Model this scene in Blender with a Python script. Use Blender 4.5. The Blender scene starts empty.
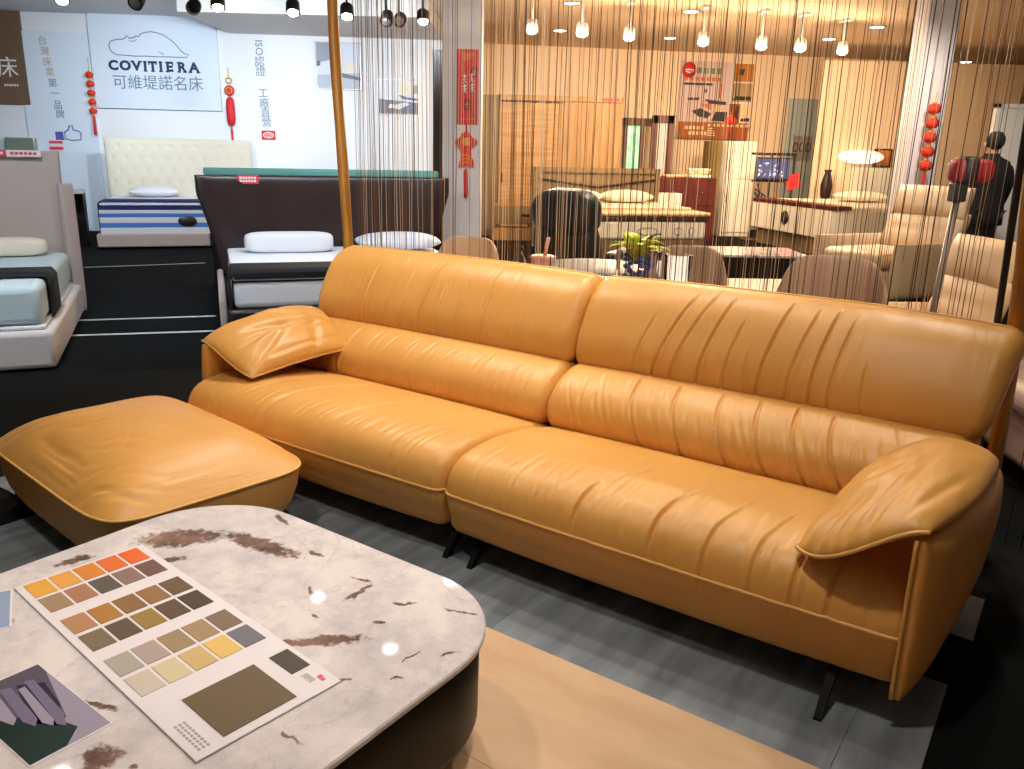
import bpy, bmesh, math, random
from mathutils import Vector, Matrix, noise
random.seed(7)
sc = bpy.context.scene
COL = sc.collection
PI = math.pi
R = math.radians

# ------------------------------------------------------------------ camera
FOC, HOR, HCAM, ROLL = 819.0, 151.4, 1.5, 0.0241
PITCH = math.atan((384.5 - HOR) / FOC)
cp, sp, cr, sr = math.cos(PITCH), math.sin(PITCH), math.cos(ROLL), math.sin(ROLL)
cam_d = bpy.data.cameras.new('camera')
cam = bpy.data.objects.new('camera', cam_d)
COL.objects.link(cam)
cam.location = (0, 0, HCAM)
cam.rotation_euler = (Matrix.Rotation(PI / 2 - PITCH, 3, 'X') @ Matrix.Rotation(ROLL, 3, 'Z')).to_euler()
cam_d.sensor_fit = 'HORIZONTAL'
cam_d.sensor_width = 36.0
cam_d.lens = FOC / 1024 * 36
cam_d.clip_start = 0.05
cam_d.clip_end = 100
sc.camera = cam

def ray(x, y):
    X, Y = x - 512, y - 384.5
    a, b = X * cr + Y * sr, -X * sr + Y * cr
    u, v = a / FOC, -b / FOC
    return Vector((u, cp + v * sp, -sp + v * cp))
def at(x, y, Y):                      # the point of a pixel at depth Y
    r = ray(x, y); t = Y / r.y
    return Vector((r.x * t, Y, HCAM + r.z * t))
def atz(x, y, z):                     # the point of a pixel at height z
    r = ray(x, y); t = (z - HCAM) / r.z
    return Vector((r.x * t, r.y * t, z))
def onplane(x, y, P, yaw):            # the point of a pixel on an upright wall through P
    r = ray(x, y); nx, ny = -math.sin(yaw), math.cos(yaw)
    t = (nx * P[0] + ny * P[1]) / (nx * r.x + ny * r.y)
    return Vector((r.x * t, r.y * t, HCAM + r.z * t))
def W(loc, yaw, p):                   # local frame -> world
    c, s = math.cos(yaw), math.sin(yaw)
    return Vector((loc[0] + p[0] * c - p[1] * s, loc[1] + p[0] * s + p[1] * c, loc[2] + p[2]))

# --------------------------------------------------------------- materials
def s2l(c):
    return tuple((x / 12.92 if x <= 0.04045 else ((x + 0.055) / 1.055) ** 2.4) for x in c)
def rgb(r, g, b):
    return s2l((r / 255, g / 255, b / 255))
def mat(name, color, rough=0.6, metal=0.0, spec=0.5, bump=None, emit=None, var=None, trans=0.0, alpha=1.0, coat=0.0, sheen=0.0):
    m = bpy.data.materials.new(name); m.use_nodes = True
    nt = m.node_tree; b = nt.nodes['Principled BSDF']
    b.inputs['Base Color'].default_value = (*color, 1)
    b.inputs['Roughness'].default_value = rough
    b.inputs['Metallic'].default_value = metal
    b.inputs['Specular IOR Level'].default_value = spec
    b.inputs['Transmission Weight'].default_value = trans
    b.inputs['Alpha'].default_value = alpha
    b.inputs['Coat Weight'].default_value = coat
    b.inputs['Sheen Weight'].default_value = sheen
    if emit:
        b.inputs['Emission Color'].default_value = (*emit[0], 1)
        b.inputs['Emission Strength'].default_value = emit[1]
    tc = None
    if bump or var:
        tc = nt.nodes.new('ShaderNodeTexCoord')
    if bump:
        n = nt.nodes.new('ShaderNodeTexNoise'); n.inputs['Scale'].default_value = bump[0]
        n.inputs['Detail'].default_value = 4
        bp = nt.nodes.new('ShaderNodeBump'); bp.inputs['Strength'].default_value = bump[1]
        bp.inputs['Distance'].default_value = bump[2] if len(bump) > 2 else 0.002
        nt.links.new(tc.outputs['Object'], n.inputs['Vector'])
        nt.links.new(n.outputs['Fac'], bp.inputs['Height'])
        nt.links.new(bp.outputs['Normal'], b.inputs['Normal'])
    if var:                            # (scale, other colour, (sx,sy,sz) stretch)
        n = nt.nodes.new('ShaderNodeTexNoise'); n.inputs['Scale'].default_value = var[0]
        n.inputs['Detail'].default_value = 5
        mp = nt.nodes.new('ShaderNodeMapping')
        if len(var) > 2: mp.inputs['Scale'].default_value = var[2]
        ramp = nt.nodes.new('ShaderNodeValToRGB')
        ramp.color_ramp.elements[0].position = 0.36; ramp.color_ramp.elements[1].position = 0.64
        ramp.color_ramp.elements[0].color = (*color, 1); ramp.color_ramp.elements[1].color = (*var[1], 1)
        nt.links.new(tc.outputs['Object'], mp.inputs['Vector'])
        nt.links.new(mp.outputs['Vector'], n.inputs['Vector'])
        nt.links.new(n.outputs['Fac'], ramp.inputs['Fac'])
        nt.links.new(ramp.outputs['Color'], b.inputs['Base Color'])
    return m
M = {}
M['leather'] = mat('tan_leather', rgb(214, 153, 75), 0.43, spec=0.5, bump=(260, 0.10, 0.001), var=(3.0, rgb(219, 160, 82)))
def wrinkle(m):
    nt = m.node_tree; L = nt.links; bp = [n for n in nt.nodes if n.type == 'BUMP'][0]
    tc = [n for n in nt.nodes if n.type == 'TEX_COORD'][0]
    mp = nt.nodes.new('ShaderNodeMapping'); mp.inputs['Scale'].default_value = (34, 4.5, 4.5)
    n = nt.nodes.new('ShaderNodeTexNoise'); n.inputs['Scale'].default_value = 1.0; n.inputs['Detail'].default_value = 3; n.inputs['Distortion'].default_value = .6
    b2 = nt.nodes.new('ShaderNodeBump'); b2.inputs['Strength'].default_value = .42; b2.inputs['Distance'].default_value = .006
    L.new(tc.outputs['Object'], mp.inputs['Vector']); L.new(mp.outputs[0], n.inputs['Vector']); L.new(n.outputs['Fac'], b2.inputs['Height'])
    L.new(b2.outputs[0], bp.inputs['Normal'])
wrinkle(M['leather'])
M['leather_pipe'] = mat('tan_piping', rgb(226, 174, 96), 0.42)
M['black_metal'] = mat('black_metal', (0.008, 0.008, 0.009), 0.5, 0.0)
M['black_gloss'] = mat('dark_bronze_lacquer', rgb(14, 10, 8), 0.42, spec=.3, bump=(60, .03))
M['black_matte'] = mat('black_matte', (0.003, 0.003, 0.003), 0.6, spec=.15)
M['carpet'] = mat('black_carpet', (0.0042, 0.0052, 0.0056), 0.95, spec=0.12, bump=(400, 0.5, 0.004))
M['tape'] = mat('floor_tape', rgb(205, 212, 210), 0.6)
M['tan_floor'] = mat('tan_floor_board', rgb(212, 174, 136), 0.55, var=(2.2, rgb(198, 157, 118), (1, 3, 1)))
M['grey_plank'] = mat('grey_plank', rgb(94, 100, 108), 0.5, var=(2.4, rgb(128, 134, 141), (5, .8, 1)))
M['wall_cool'] = mat('white_paint', rgb(226, 232, 238), 0.75)
M['wall_warm'] = mat('cream_paint', rgb(226, 198, 164), 0.75)
M['ceil'] = mat('ceiling_paint', rgb(205, 205, 205), 0.8)
M['blue_board'] = mat('pale_blue_board', rgb(214, 228, 243), 0.6)
M['navy'] = mat('navy_letter', rgb(26, 42, 78), 0.5)
M['grey_letter'] = mat('grey_letter', rgb(112, 128, 150), 0.5)
M['gold_letter'] = mat('gold_letter', rgb(176, 166, 140), 0.5)
M['fb_blue'] = mat('violet_blue', rgb(84, 92, 168), 0.5)
M['red'] = mat('red_paper', rgb(200, 24, 34), 0.6)
M['red_orange'] = mat('red_plush', rgb(214, 52, 26), 0.7)
M['gold'] = mat('gold_paint', rgb(222, 168, 52), 0.4)
M['white'] = mat('white_satin', rgb(232, 230, 226), 0.5)
M['paper'] = mat('white_card', rgb(226, 216, 222), 0.55)
M['linen'] = mat('white_linen', rgb(226, 230, 238), 0.85, bump=(120, .25, .003))
M['linen_warm'] = mat('white_sheet', rgb(236, 226, 206), 0.85, bump=(120, .2, .003))
M['quilt_blue'] = mat('pale_blue_quilt', rgb(196, 216, 222), 0.8, bump=(60, .5, .006))
M['black_cloth'] = mat('black_cloth', rgb(13, 16, 23), 0.85)
M['navy_cloth'] = mat('navy_cloth', rgb(30, 44, 104), 0.85)
M['blue_stripe'] = mat('blue_stripe', rgb(74, 128, 206), 0.8)
M['greige'] = mat('greige_upholstery', rgb(186, 172, 166), 0.8, bump=(300, .2, .001))
M['greige_pale'] = mat('pale_upholstery', rgb(214, 206, 204), 0.8)
M['espresso'] = mat('espresso_leather', rgb(38, 25, 26), 0.34, bump=(90, .12, .002), var=(4, rgb(46, 31, 33)))
M['beige_tuft'] = mat('beige_tufted', rgb(206, 202, 186), 0.75)
M['teal'] = mat('teal_pad', rgb(108, 178, 172), 0.6)
M['oak'] = mat('oak_veneer', rgb(184, 140, 86), 0.5, var=(2.5, rgb(160, 116, 66), (6, 6, .6)))
M['oak_h'] = mat('oak_veneer_cross', rgb(194, 150, 94), 0.5, var=(2.5, rgb(170, 124, 72), (.7, 6, 8)))
M['oak_grey'] = mat('greyed_oak', rgb(142, 118, 84), 0.55, var=(2, rgb(122, 100, 70), (5, 5, .7)))
M['taupe'] = mat('taupe_veneer', rgb(124, 102, 70), 0.55, var=(2, rgb(110, 90, 62), (.6, 5, 5)))
M['mahogany'] = mat('mahogany', rgb(96, 24, 16), 0.4, var=(3, rgb(74, 18, 12), (5, 5, 1)))
M['cream_leather'] = mat('cream_leather', rgb(206, 180, 148), 0.5, bump=(40, .2, .004))
M['mauve_leather'] = mat('pinkish_white_leather', rgb(212, 186, 178), 0.5, bump=(40, .2, .004))
M['black_leather'] = mat('blue_black_leather', rgb(28, 44, 50), 0.46, bump=(50, .15, .003))
M['tan_fabric'] = mat('tan_seat', rgb(234, 188, 144), 0.6)
M['taupe_fabric'] = mat('taupe_seat', rgb(170, 144, 124), 0.75)
M['chrome'] = mat('chrome', (0.7, 0.7, 0.7), 0.2, 1.0)
M['silver'] = mat('silver_grey', rgb(168, 160, 156), 0.35, 0.6)
M['glass'] = mat('clear_glass', (0.92, 0.95, 1), 0.04, trans=1.0)
M['water_blue'] = mat('blue_gel', rgb(96, 124, 214), 0.3)
M['glass'].node_tree.nodes['Principled BSDF'].inputs['IOR'].default_value = 1.07
M['leaf'] = mat('yellow_green_leaf', rgb(236, 228, 62), 0.5, var=(14, rgb(206, 214, 56)))
M['leaf_dark'] = mat('dark_leaf', rgb(52, 104, 30), 0.5)
M['pink'] = mat('pink_plastic', rgb(226, 168, 140), 0.4)
M['bamboo'] = mat('gold_pole', rgb(186, 128, 40), 0.45, var=(8, rgb(160, 104, 28), (4, 4, .6)))
M['dark_wood'] = mat('dark_wood', rgb(40, 22, 12), 0.5)
M['string_brown'] = mat('brown_string', rgb(104, 72, 46), 0.7)
M['string_cream'] = mat('cream_string', rgb(214, 190, 158), 0.7)
M['string_dark'] = mat('dark_string', rgb(44, 30, 22), 0.7)
M['column'] = mat('column_paint', rgb(208, 206, 214), 0.7)
M['black_plastic'] = mat('black_plastic', (0.01, 0.01, 0.011), 0.5)
M['lens_cool'] = mat('lit_lens', (1, 1, 1), 0.4, emit=((0.95, 0.97, 1.0), 30))
M['lens_warm'] = mat('lit_warm_lens', (1, 1, 1), 0.4, emit=((1.0, 0.86, 0.62), 26))
M['lampshade'] = mat('lit_shade', (1, 1, 1), 0.5, emit=((1.0, 0.88, 0.70), 1.0))
M['olive'] = mat('olive_panel', rgb(126, 104, 50), 0.6)
M['door_blue'] = mat('grey_blue_door', rgb(150, 160, 156), 0.6)
M['skin'] = mat('skin', rgb(196, 140, 112), 0.55)
M['hair'] = mat('black_hair', (0.008, 0.007, 0.007), 0.6)
M['coat'] = mat('black_coat', (0.005, 0.005, 0.006), 0.85)
M['trousers'] = mat('dark_trousers', (0.02, 0.02, 0.026), 0.85)
M['emblem'] = mat('dark_emblem', rgb(44, 38, 34), 0.4)
M['label_red'] = mat('pinkish_red_tag', rgb(222, 60, 84), 0.5)
M['boxgrey'] = mat('grey_green_cloth', rgb(118, 134, 122), 0.7)
M['orange_art'] = mat('orange_picture', rgb(196, 116, 40), 0.6)
M['brown_sign'] = mat('brown_sign', rgb(112, 88, 70), 0.5)

# marble of the coffee table: white stone, named clouds of brown veining
def marble():
    m = bpy.data.materials.new('marble'); m.use_nodes = True
    nt = m.node_tree; L = nt.links; b = nt.nodes['Principled BSDF']
    b.inputs['Roughness'].default_value = 0.045
    N = nt.nodes.new
    def math_(op, a, bb=None, c=None, clamp=False):
        n = N('ShaderNodeMath'); n.operation = op; n.use_clamp = clamp
        for i, v in enumerate((a, bb, c)):
            if v is None: continue
            if isinstance(v, (int, float)): n.inputs[i].default_value = v
            else: L.new(v, n.inputs[i])
        return n.outputs[0]
    tc = N('ShaderNodeTexCoord')
    wob = N('ShaderNodeTexNoise'); wob.inputs['Scale'].default_value = 13; wob.inputs['Detail'].default_value = 6
    wob.inputs['Roughness'].default_value = .68
    L.new(tc.outputs['Object'], wob.inputs['Vector'])
    sub = N('ShaderNodeVectorMath'); sub.operation = 'SUBTRACT'; sub.inputs[1].default_value = (.5, .5, .5)
    L.new(wob.outputs['Color'], sub.inputs[0])
    sca = N('ShaderNodeVectorMath'); sca.operation = 'SCALE'; sca.inputs['Scale'].default_value = .055
    L.new(sub.outputs[0], sca.inputs[0])
    add = N('ShaderNodeVectorMath'); add.operation = 'ADD'
    L.new(tc.outputs['Object'], add.inputs[0]); L.new(sca.outputs[0], add.inputs[1])
    # (x, y, angle, half length, half width) in the table's own frame
    pats = [(-.438, .315, 46, .174, .078), (-.223, .435, 7, .223, .049), (-.339, .223, 65, .056, .025), (-.544, .054, 74, .073, .026),
            (-.302, .588, -17, .067, .014), (-.043, .501, 1, .05, .013), (.113, .346, -34, .05, .012), (.168, .473, 13, .045, .009), (.207, .423, 93, .07, .012),
            (.343, .459, 40, .043, .010), (.487, .519, 22, .061, .006), (.298, .21, 44, .15, .032), (.443, .13, 48, .045, .011), (.514, .294, 82, .04, .006),
            (.576, .358, 59, .034, .008), (.544, .218, 23, .025, .007), (.509, -.055, 3, .05, .006), (.114, -.233, 19, .075, .012), (.269, -.311, 65, .055, .05),
            (.338, -.284, 35, .015, .012), (.212, .272, -11, .02, .008), (.352, .353, 26, .025, .008), (-.1, -.5, 30, .2, .04), (-.45, -.3, 50, .2, .04)]
    mask = None
    for (x, y, a, l, w) in pats:
        mp = N('ShaderNodeMapping'); mp.vector_type = 'TEXTURE'
        mp.inputs['Location'].default_value = (x, y, 0); mp.inputs['Rotation'].default_value = (0, 0, R(a))
        mp.inputs['Scale'].default_value = (l, w, 1)
        L.new(add.outputs[0], mp.inputs['Vector'])
        sep = N('ShaderNodeSeparateXYZ'); L.new(mp.outputs[0], sep.inputs[0])
        d = math_('ADD', math_('MULTIPLY', sep.outputs[0], sep.outputs[0]), math_('MULTIPLY', sep.outputs[1], sep.outputs[1]))
        g = math_('SUBTRACT', 1.0, d, clamp=True)
        mask = g if mask is None else math_('MAXIMUM', mask, g)
    det = N('ShaderNodeTexNoise'); det.inputs['Scale'].default_value = 42; det.inputs['Detail'].default_value = 8
    det.inputs['Roughness'].default_value = .7
    L.new(tc.outputs['Object'], det.inputs['Vector'])
    f = math_('MULTIPLY', math_('SUBTRACT', math_('ADD', math_('MULTIPLY', mask, .50), det.outputs[0]), .685), 5.5, clamp=True)
    f = math_('MULTIPLY', f, math_('MULTIPLY', mask, 4, clamp=True), clamp=True)
    faint = N('ShaderNodeTexNoise'); faint.inputs['Scale'].default_value = 5; faint.inputs['Detail'].default_value = 10
    faint.inputs['Roughness'].default_value = .75
    L.new(tc.outputs['Object'], faint.inputs['Vector'])
    r1 = N('ShaderNodeValToRGB'); e = r1.color_ramp.elements
    e[0].position = .33; e[0].color = (*rgb(196, 186, 190), 1); e[1].position = .58; e[1].color = (*rgb(230, 219, 219), 1)
    L.new(faint.outputs['Fac'], r1.inputs['Fac'])
    r2 = N('ShaderNodeValToRGB'); e = r2.color_ramp.elements
    e[0].position = .40; e[0].color = (*rgb(84, 68, 62), 1); e[1].position = .62; e[1].color = (*rgb(164, 128, 114), 1)
    L.new(faint.outputs['Color'], r2.inputs['Fac'])
    mx = N('ShaderNodeMix'); mx.data_type = 'RGBA'
    L.new(f, mx.inputs[0]); L.new(r1.outputs[0], mx.inputs[6]); L.new(r2.outputs[0], mx.inputs[7])
    vn = N('ShaderNodeTexNoise'); vn.inputs['Scale'].default_value = 3.2; vn.inputs['Detail'].default_value = 7; vn.inputs['Distortion'].default_value = 1.4
    L.new(tc.outputs['Object'], vn.inputs['Vector'])
    rid = math_('SUBTRACT', 1.0, math_('MULTIPLY', math_('ABSOLUTE', math_('SUBTRACT', vn.outputs[0], .53)), 55), clamp=True)
    rid = math_('MULTIPLY', rid, math_('MULTIPLY', math_('SUBTRACT', det.outputs[0], .38), 2.4, clamp=True), clamp=True)
    m2 = N('ShaderNodeMix'); m2.data_type = 'RGBA'; m2.inputs[7].default_value = (*rgb(148, 134, 134), 1)
    L.new(math_('MULTIPLY', rid, .55), m2.inputs[0]); L.new(mx.outputs[2], m2.inputs[6])
    L.new(m2.outputs[2], b.inputs['Base Color'])
    return m
M['marble'] = marble()

# ------------------------------------------------------------ mesh building
class B:
    def __init__(self): self.bm = bmesh.new(); self.mi = 0; self.mats = []
    def use(self, key):
        if key not in self.mats: self.mats.append(key)
        self.mi = self.mats.index(key); return self
    def _mark(self, faces, smooth=False):
        for f in faces: f.material_index = self.mi; f.smooth = smooth
    def box(self, x0, y0, z0, x1, y1, z1, bev=0.0, seg=2, mtx=None):
        vs = [self.bm.verts.new((x, y, z)) for z in (z0, z1) for (x, y) in ((x0, y0), (x1, y0), (x1, y1), (x0, y1))]
        fs = [self.bm.faces.new([vs[i] for i in q]) for q in ((3, 2, 1, 0), (4, 5, 6, 7), (0, 1, 5, 4), (1, 2, 6, 5), (2, 3, 7, 6), (3, 0, 4, 7))]
        self._mark(fs)
        allv = vs
        if bev > 0:
            es = set(e for f in fs for e in f.edges)
            r = bmesh.ops.bevel(self.bm, geom=list(es), offset=bev, segments=seg, profile=0.5, affect='EDGES', clamp_overlap=True)
            for f in r['faces']: f.material_index = self.mi; f.smooth = True
            allv = list(set(v for f in r['faces'] for v in f.verts) | set(v for v in vs if v.is_valid))
        if mtx is not None:
            for v in allv: v.co = mtx @ v.co
        return self
    def ringsurf(self, rings, closed=True, cap=True, smooth=True):
        RV = [[self.bm.verts.new(p) for p in r] for r in rings]
        fs = []
        n = len(RV[0])
        for a, b in zip(RV[:-1], RV[1:]):
            for i in range(n if closed else n - 1):
                j = (i + 1) % n
                fs.append(self.bm.faces.new((a[i], a[j], b[j], b[i])))
        if cap and closed:
            fs.append(self.bm.faces.new(list(reversed(RV[0])))); fs.append(self.bm.faces.new(RV[-1]))
        self._mark(fs, smooth)
        return self
    def tube(self, pts, r, seg=8, closed=False, taper=None):
        pts = [Vector(p) for p in pts]; n = len(pts)
        up = None; rings = []
        for i, p in enumerate(pts):
            if closed: t = pts[(i + 1) % n] - pts[i - 1]
            else: t = pts[min(i + 1, n - 1)] - pts[max(i - 1, 0)]
            if t.length < 1e-9: t = Vector((0, 0, 1))
            t.normalize()
            if up is None:
                up = Vector((0, 0, 1)) if abs(t.z) < .9 else Vector((1, 0, 0))
            a = up - t * up.dot(t)
            if a.length < 1e-6: a = t.orthogonal()
            a.normalize(); up = a; b = t.cross(a)
            rr = r if taper is None else r * taper[i]
            rings.append([p + a * (rr * math.cos(2 * PI * k / seg)) + b * (rr * math.sin(2 * PI * k / seg)) for k in range(seg)])
        if closed: rings.append(rings[0]); return self.ringsurf(rings, cap=False)
        return self.ringsurf(rings)
    def lathe(self, prof, seg=24, c=(0, 0, 0), smooth=True, mtx=None):   # (radius, z)
        rings = []
        for (r, z) in prof:
            q = [Vector((c[0] + r * math.cos(2 * PI * k / seg), c[1] + r * math.sin(2 * PI * k / seg), c[2] + z)) for k in range(seg)]
            rings.append([mtx @ p for p in q] if mtx is not None else q)
        return self.ringsurf(rings, smooth=smooth)
    def prism(self, poly, h0, h1, frame=None, smooth=False):   # poly in (x,z) laid upright facing -y ; depth along y
        f = frame or (lambda x, z, d: (x, d, z))
        a = [self.bm.verts.new(f(x, z, h0)) for (x, z) in poly]
        b = [self.bm.verts.new(f(x, z, h1)) for (x, z) in poly]
        fs = [self.bm.faces.new(a), self.bm.faces.new(list(reversed(b)))]
        n = len(poly)
        for i in range(n):
            j = (i + 1) % n
            q = self.bm.faces.new((a[j], a[i], b[i], b[j])); fs.append(q)
        self._mark(fs, smooth)
        return self
    def pillow(self, f, thick, nu=24, nv=16, expo=4.0, tmin=0.0, crease=None, low=1.0):
        # f(u,v) -> point of the middle surface ; thickness swells away from the rim
        eps = 1e-3
        top, bot = [], []
        for j in range(nv + 1):
            v = j / nv; v = 0.5 - 0.5 * math.cos(PI * v) * (0.35 + 0.65) if True else v
            tr, br = [], []
            for i in range(nu + 1):
                u = 0.5 - 0.5 * math.cos(PI * i / nu)
                p = Vector(f(u, v))
                du = Vector(f(min(u + eps, 1), v)) - Vector(f(max(u - eps, 0), v))
                dv = Vector(f(u, min(v + eps, 1))) - Vector(f(u, max(v - eps, 0)))
                n = du.cross(dv)
                if n.length < 1e-12: n = Vector((0, 0, 1))
                n.normalize()
                k = max(0.0, (1 - abs(2 * u - 1) ** expo) * (1 - abs(2 * v - 1) ** expo)) ** 0.5
                t = tmin + thick * k
                c = crease(u, v) * k if crease else 0.0
                tr.append(p + n * (t - c)); br.append(p - n * t * low)
            top.append(tr); bot.append(br)
        bm = self.bm
        rim = lambda i, j: i in (0, nu) or j in (0, nv)
        TV = [[bm.verts.new(top[j][i]) for i in range(nu + 1)] for j in range(nv + 1)]
        if tmin <= 0:
            BV = [[TV[j][i] if rim(i, j) else bm.verts.new(bot[j][i]) for i in range(nu + 1)] for j in range(nv + 1)]
        else:
            BV = [[bm.verts.new(bot[j][i]) for i in range(nu + 1)] for j in range(nv + 1)]
        fs = []
        for j in range(nv):
            for i in range(nu):
                fs.append(bm.faces.new((TV[j][i], TV[j][i + 1], TV[j + 1][i + 1], TV[j + 1][i])))
                try: fs.append(bm.faces.new((BV[j + 1][i], BV[j + 1][i + 1], BV[j][i + 1], BV[j][i])))
                except ValueError: pass
        if tmin > 0:
            loop = [(i, 0) for i in range(nu)] + [(nu, j) for j in range(nv)] + [(i, nv) for i in range(nu, 0, -1)] + [(0, j) for j in range(nv, 0, -1)]
            for (a, b), (c, d) in zip(loop, loop[1:] + loop[:1]):
                fs.append(bm.faces.new((TV[b][a], BV[b][a], BV[d][c], TV[d][c])))
        self._mark(fs, True)
        return self
    def sell(self, a, b, c, e=0.45, e2=0.45, ctr=(0, 0, 0), nu=32, nv=16, mtx=None):   # superellipsoid
        def pw(x, q): return math.copysign(abs(x) ** q, x)
        rings = []
        for j in range(1, nv):
            t = -PI / 2 + PI * j / nv
            ring = []
            for i in range(nu):
                w = 2 * PI * i / nu
                p = Vector((ctr[0] + a * pw(math.cos(t), e) * pw(math.cos(w), e2), ctr[1] + b * pw(math.cos(t), e) * pw(math.sin(w), e2), ctr[2] + c * pw(math.sin(t), e)))
                ring.append(mtx @ p if mtx is not None else p)
            rings.append(ring)
        return self.ringsurf(rings)
    def build(self, name, m=None, parent=None, loc=None, yaw=0.0, recalc=True):
        me = bpy.data.meshes.new(name)
        if recalc: bmesh.ops.recalc_face_normals(self.bm, faces=self.bm.faces[:])
        self.bm.to_mesh(me); self.bm.free()
        keys = self.mats or [m]
        for k in keys: me.materials.append(M[k] if isinstance(k, str) else k)
        o = bpy.data.objects.new(name, me); COL.objects.link(o)
        if parent is not None: o.parent = parent
        if loc is not None: o.location = loc
        o.rotation_euler.z = yaw
        return o
def tag(o, label=None, cat=None, group=None, kind=None):
    if label: o['label'] = label
    if cat: o['category'] = cat
    if group: o['group'] = group
    if kind: o['kind'] = kind
    return o
def thing(name, label, cat, loc=(0, 0, 0), yaw=0.0, group=None):
    o = bpy.data.objects.new(name, None); COL.objects.link(o)
    o.empty_display_size = .1
    o.location = loc; o.rotation_euler.z = yaw
    return tag(o, label, cat, group)
def dup(root, loc, yaw, label, group=None):
    r = root.copy(); COL.objects.link(r); r.location = loc; r.rotation_euler.z = yaw; r['label'] = label
    if group: r['group'] = group
    for ch in list(root.children):
        c = ch.copy(); COL.objects.link(c); c.parent = r
        for g in list(ch.children):
            d = g.copy(); COL.objects.link(d); d.parent = c
    return r
def catmull(pts, n, closed=True):
    P = [Vector(p) for p in pts]; N = len(P); out = []
    segs = N if closed else N - 1
    for i in range(segs):
        if closed: a, b, c, d = P[i - 1], P[i], P[(i + 1) % N], P[(i + 2) % N]
        else: a, b, c, d = P[max(i - 1, 0)], P[i], P[i + 1], P[min(i + 2, N - 1)]
        for k in range(n):
            t = k / n
            out.append(0.5 * ((2 * b) + (c - a) * t + (2 * a - 5 * b + 4 * c - d) * t * t + (3 * b - 3 * c + d - a) * t ** 3))
    if not closed: out.append(P[-1].copy())
    return out
def resample(pts, n):
    d = [0]
    L = len(pts)
    for i in range(L): d.append(d[-1] + (pts[(i + 1) % L] - pts[i]).length)
    out = []; j = 0
    for k in range(n):
        t = d[-1] * k / n
        while d[j + 1] < t: j += 1
        f = (t - d[j]) / max(d[j + 1] - d[j], 1e-9)
        out.append(pts[j].lerp(pts[(j + 1) % L], f))
    return out
def text_mesh(body, size, depth=0.004, bold=0.0, center=True, squeeze=1.0, spacing=1.0):
    cu = bpy.data.curves.new('lettering', 'FONT'); cu.body = body; cu.size = size; cu.extrude = depth; cu.offset = bold
    cu.space_character = spacing
    cu.align_x = 'CENTER' if center else 'LEFT'; cu.align_y = 'CENTER'
    cu.resolution_u = 3
    o = bpy.data.objects.new('lettering', cu); COL.objects.link(o)
    dg = bpy.context.evaluated_depsgraph_get(); dg.update()
    me = bpy.data.meshes.new_from_object(o.evaluated_get(dg))
    bpy.data.objects.remove(o); bpy.data.curves.remove(cu)
    for v in me.vertices:
        x, y, z = v.co; v.co = (x * squeeze, -z, y)
    return me
def letters(name, body, size, m, parent, pos, **kw):
    me = text_mesh(body, size, **kw); me.name = name
    me.materials.clear(); me.materials.append(M[m])
    o = bpy.data.objects.new(name, me); COL.objects.link(o); o.parent = parent; o.location = pos
    return o

# ================================================================= THE SOFA
SY = R(-34.9); SO = (-0.247, 2.818, 0.0)
def S(x, y, z=0.0): return W(SO, SY, (x, y, z))

def sofa_roll(prof, x0, x1, rend, puff, crease, nx=150, nprof=72, skew=None):
    """closed profile swept along the sofa with rounded ends; crease(x, s, y, z) in metres is pressed in"""
    pts = resample(catmull([(0, y, z) for (y, z) in prof], 10), nprof)
    c = sum(pts, Vector()) / len(pts)
    nrm = []
    for i in range(nprof):
        t = pts[(i + 1) % nprof] - pts[i - 1]
        n = Vector((0, t.z, -t.y)).normalized()
        nrm.append(n)
    area = sum(pts[i].y * pts[(i + 1) % nprof].z - pts[(i + 1) % nprof].y * pts[i].z for i in range(nprof))
    if area < 0: nrm = [-n for n in nrm]
    rings = []
    for i in range(nx + 1):
        t = i / nx
        # crowd the samples to both ends
        t = t + 0.10 * math.sin(2 * PI * t) * -1 / (2 * PI) * 6 * 0.9
        t = min(max(t, 0), 1)
        x = x0 + (x1 - x0) * t
        de = min(x - x0, x1 - x)
        k = max(0.0, 1 - de / rend)
        inset = rend * (1 - math.sqrt(max(0.0, 1 - k * k))) if k > 0 else 0.0
        pf = puff * (1 - abs(2 * t - 1) ** 3)
        ring = []
        for j in range(nprof):
            p = pts[j]
            cr_ = crease(x, j / nprof, p.y, p.z) if crease else 0.0
            cr_ *= min(1.0, de / 0.06)
            q = p + nrm[j] * (pf - inset - cr_)
            sk = skew(x, p.y, p.z) if skew else (0, 0, 0)
            ring.append(Vector((x + sk[0], q.y + sk[1], q.z + sk[2])))
        rings.append(ring)
    return rings, pts, nrm

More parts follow.
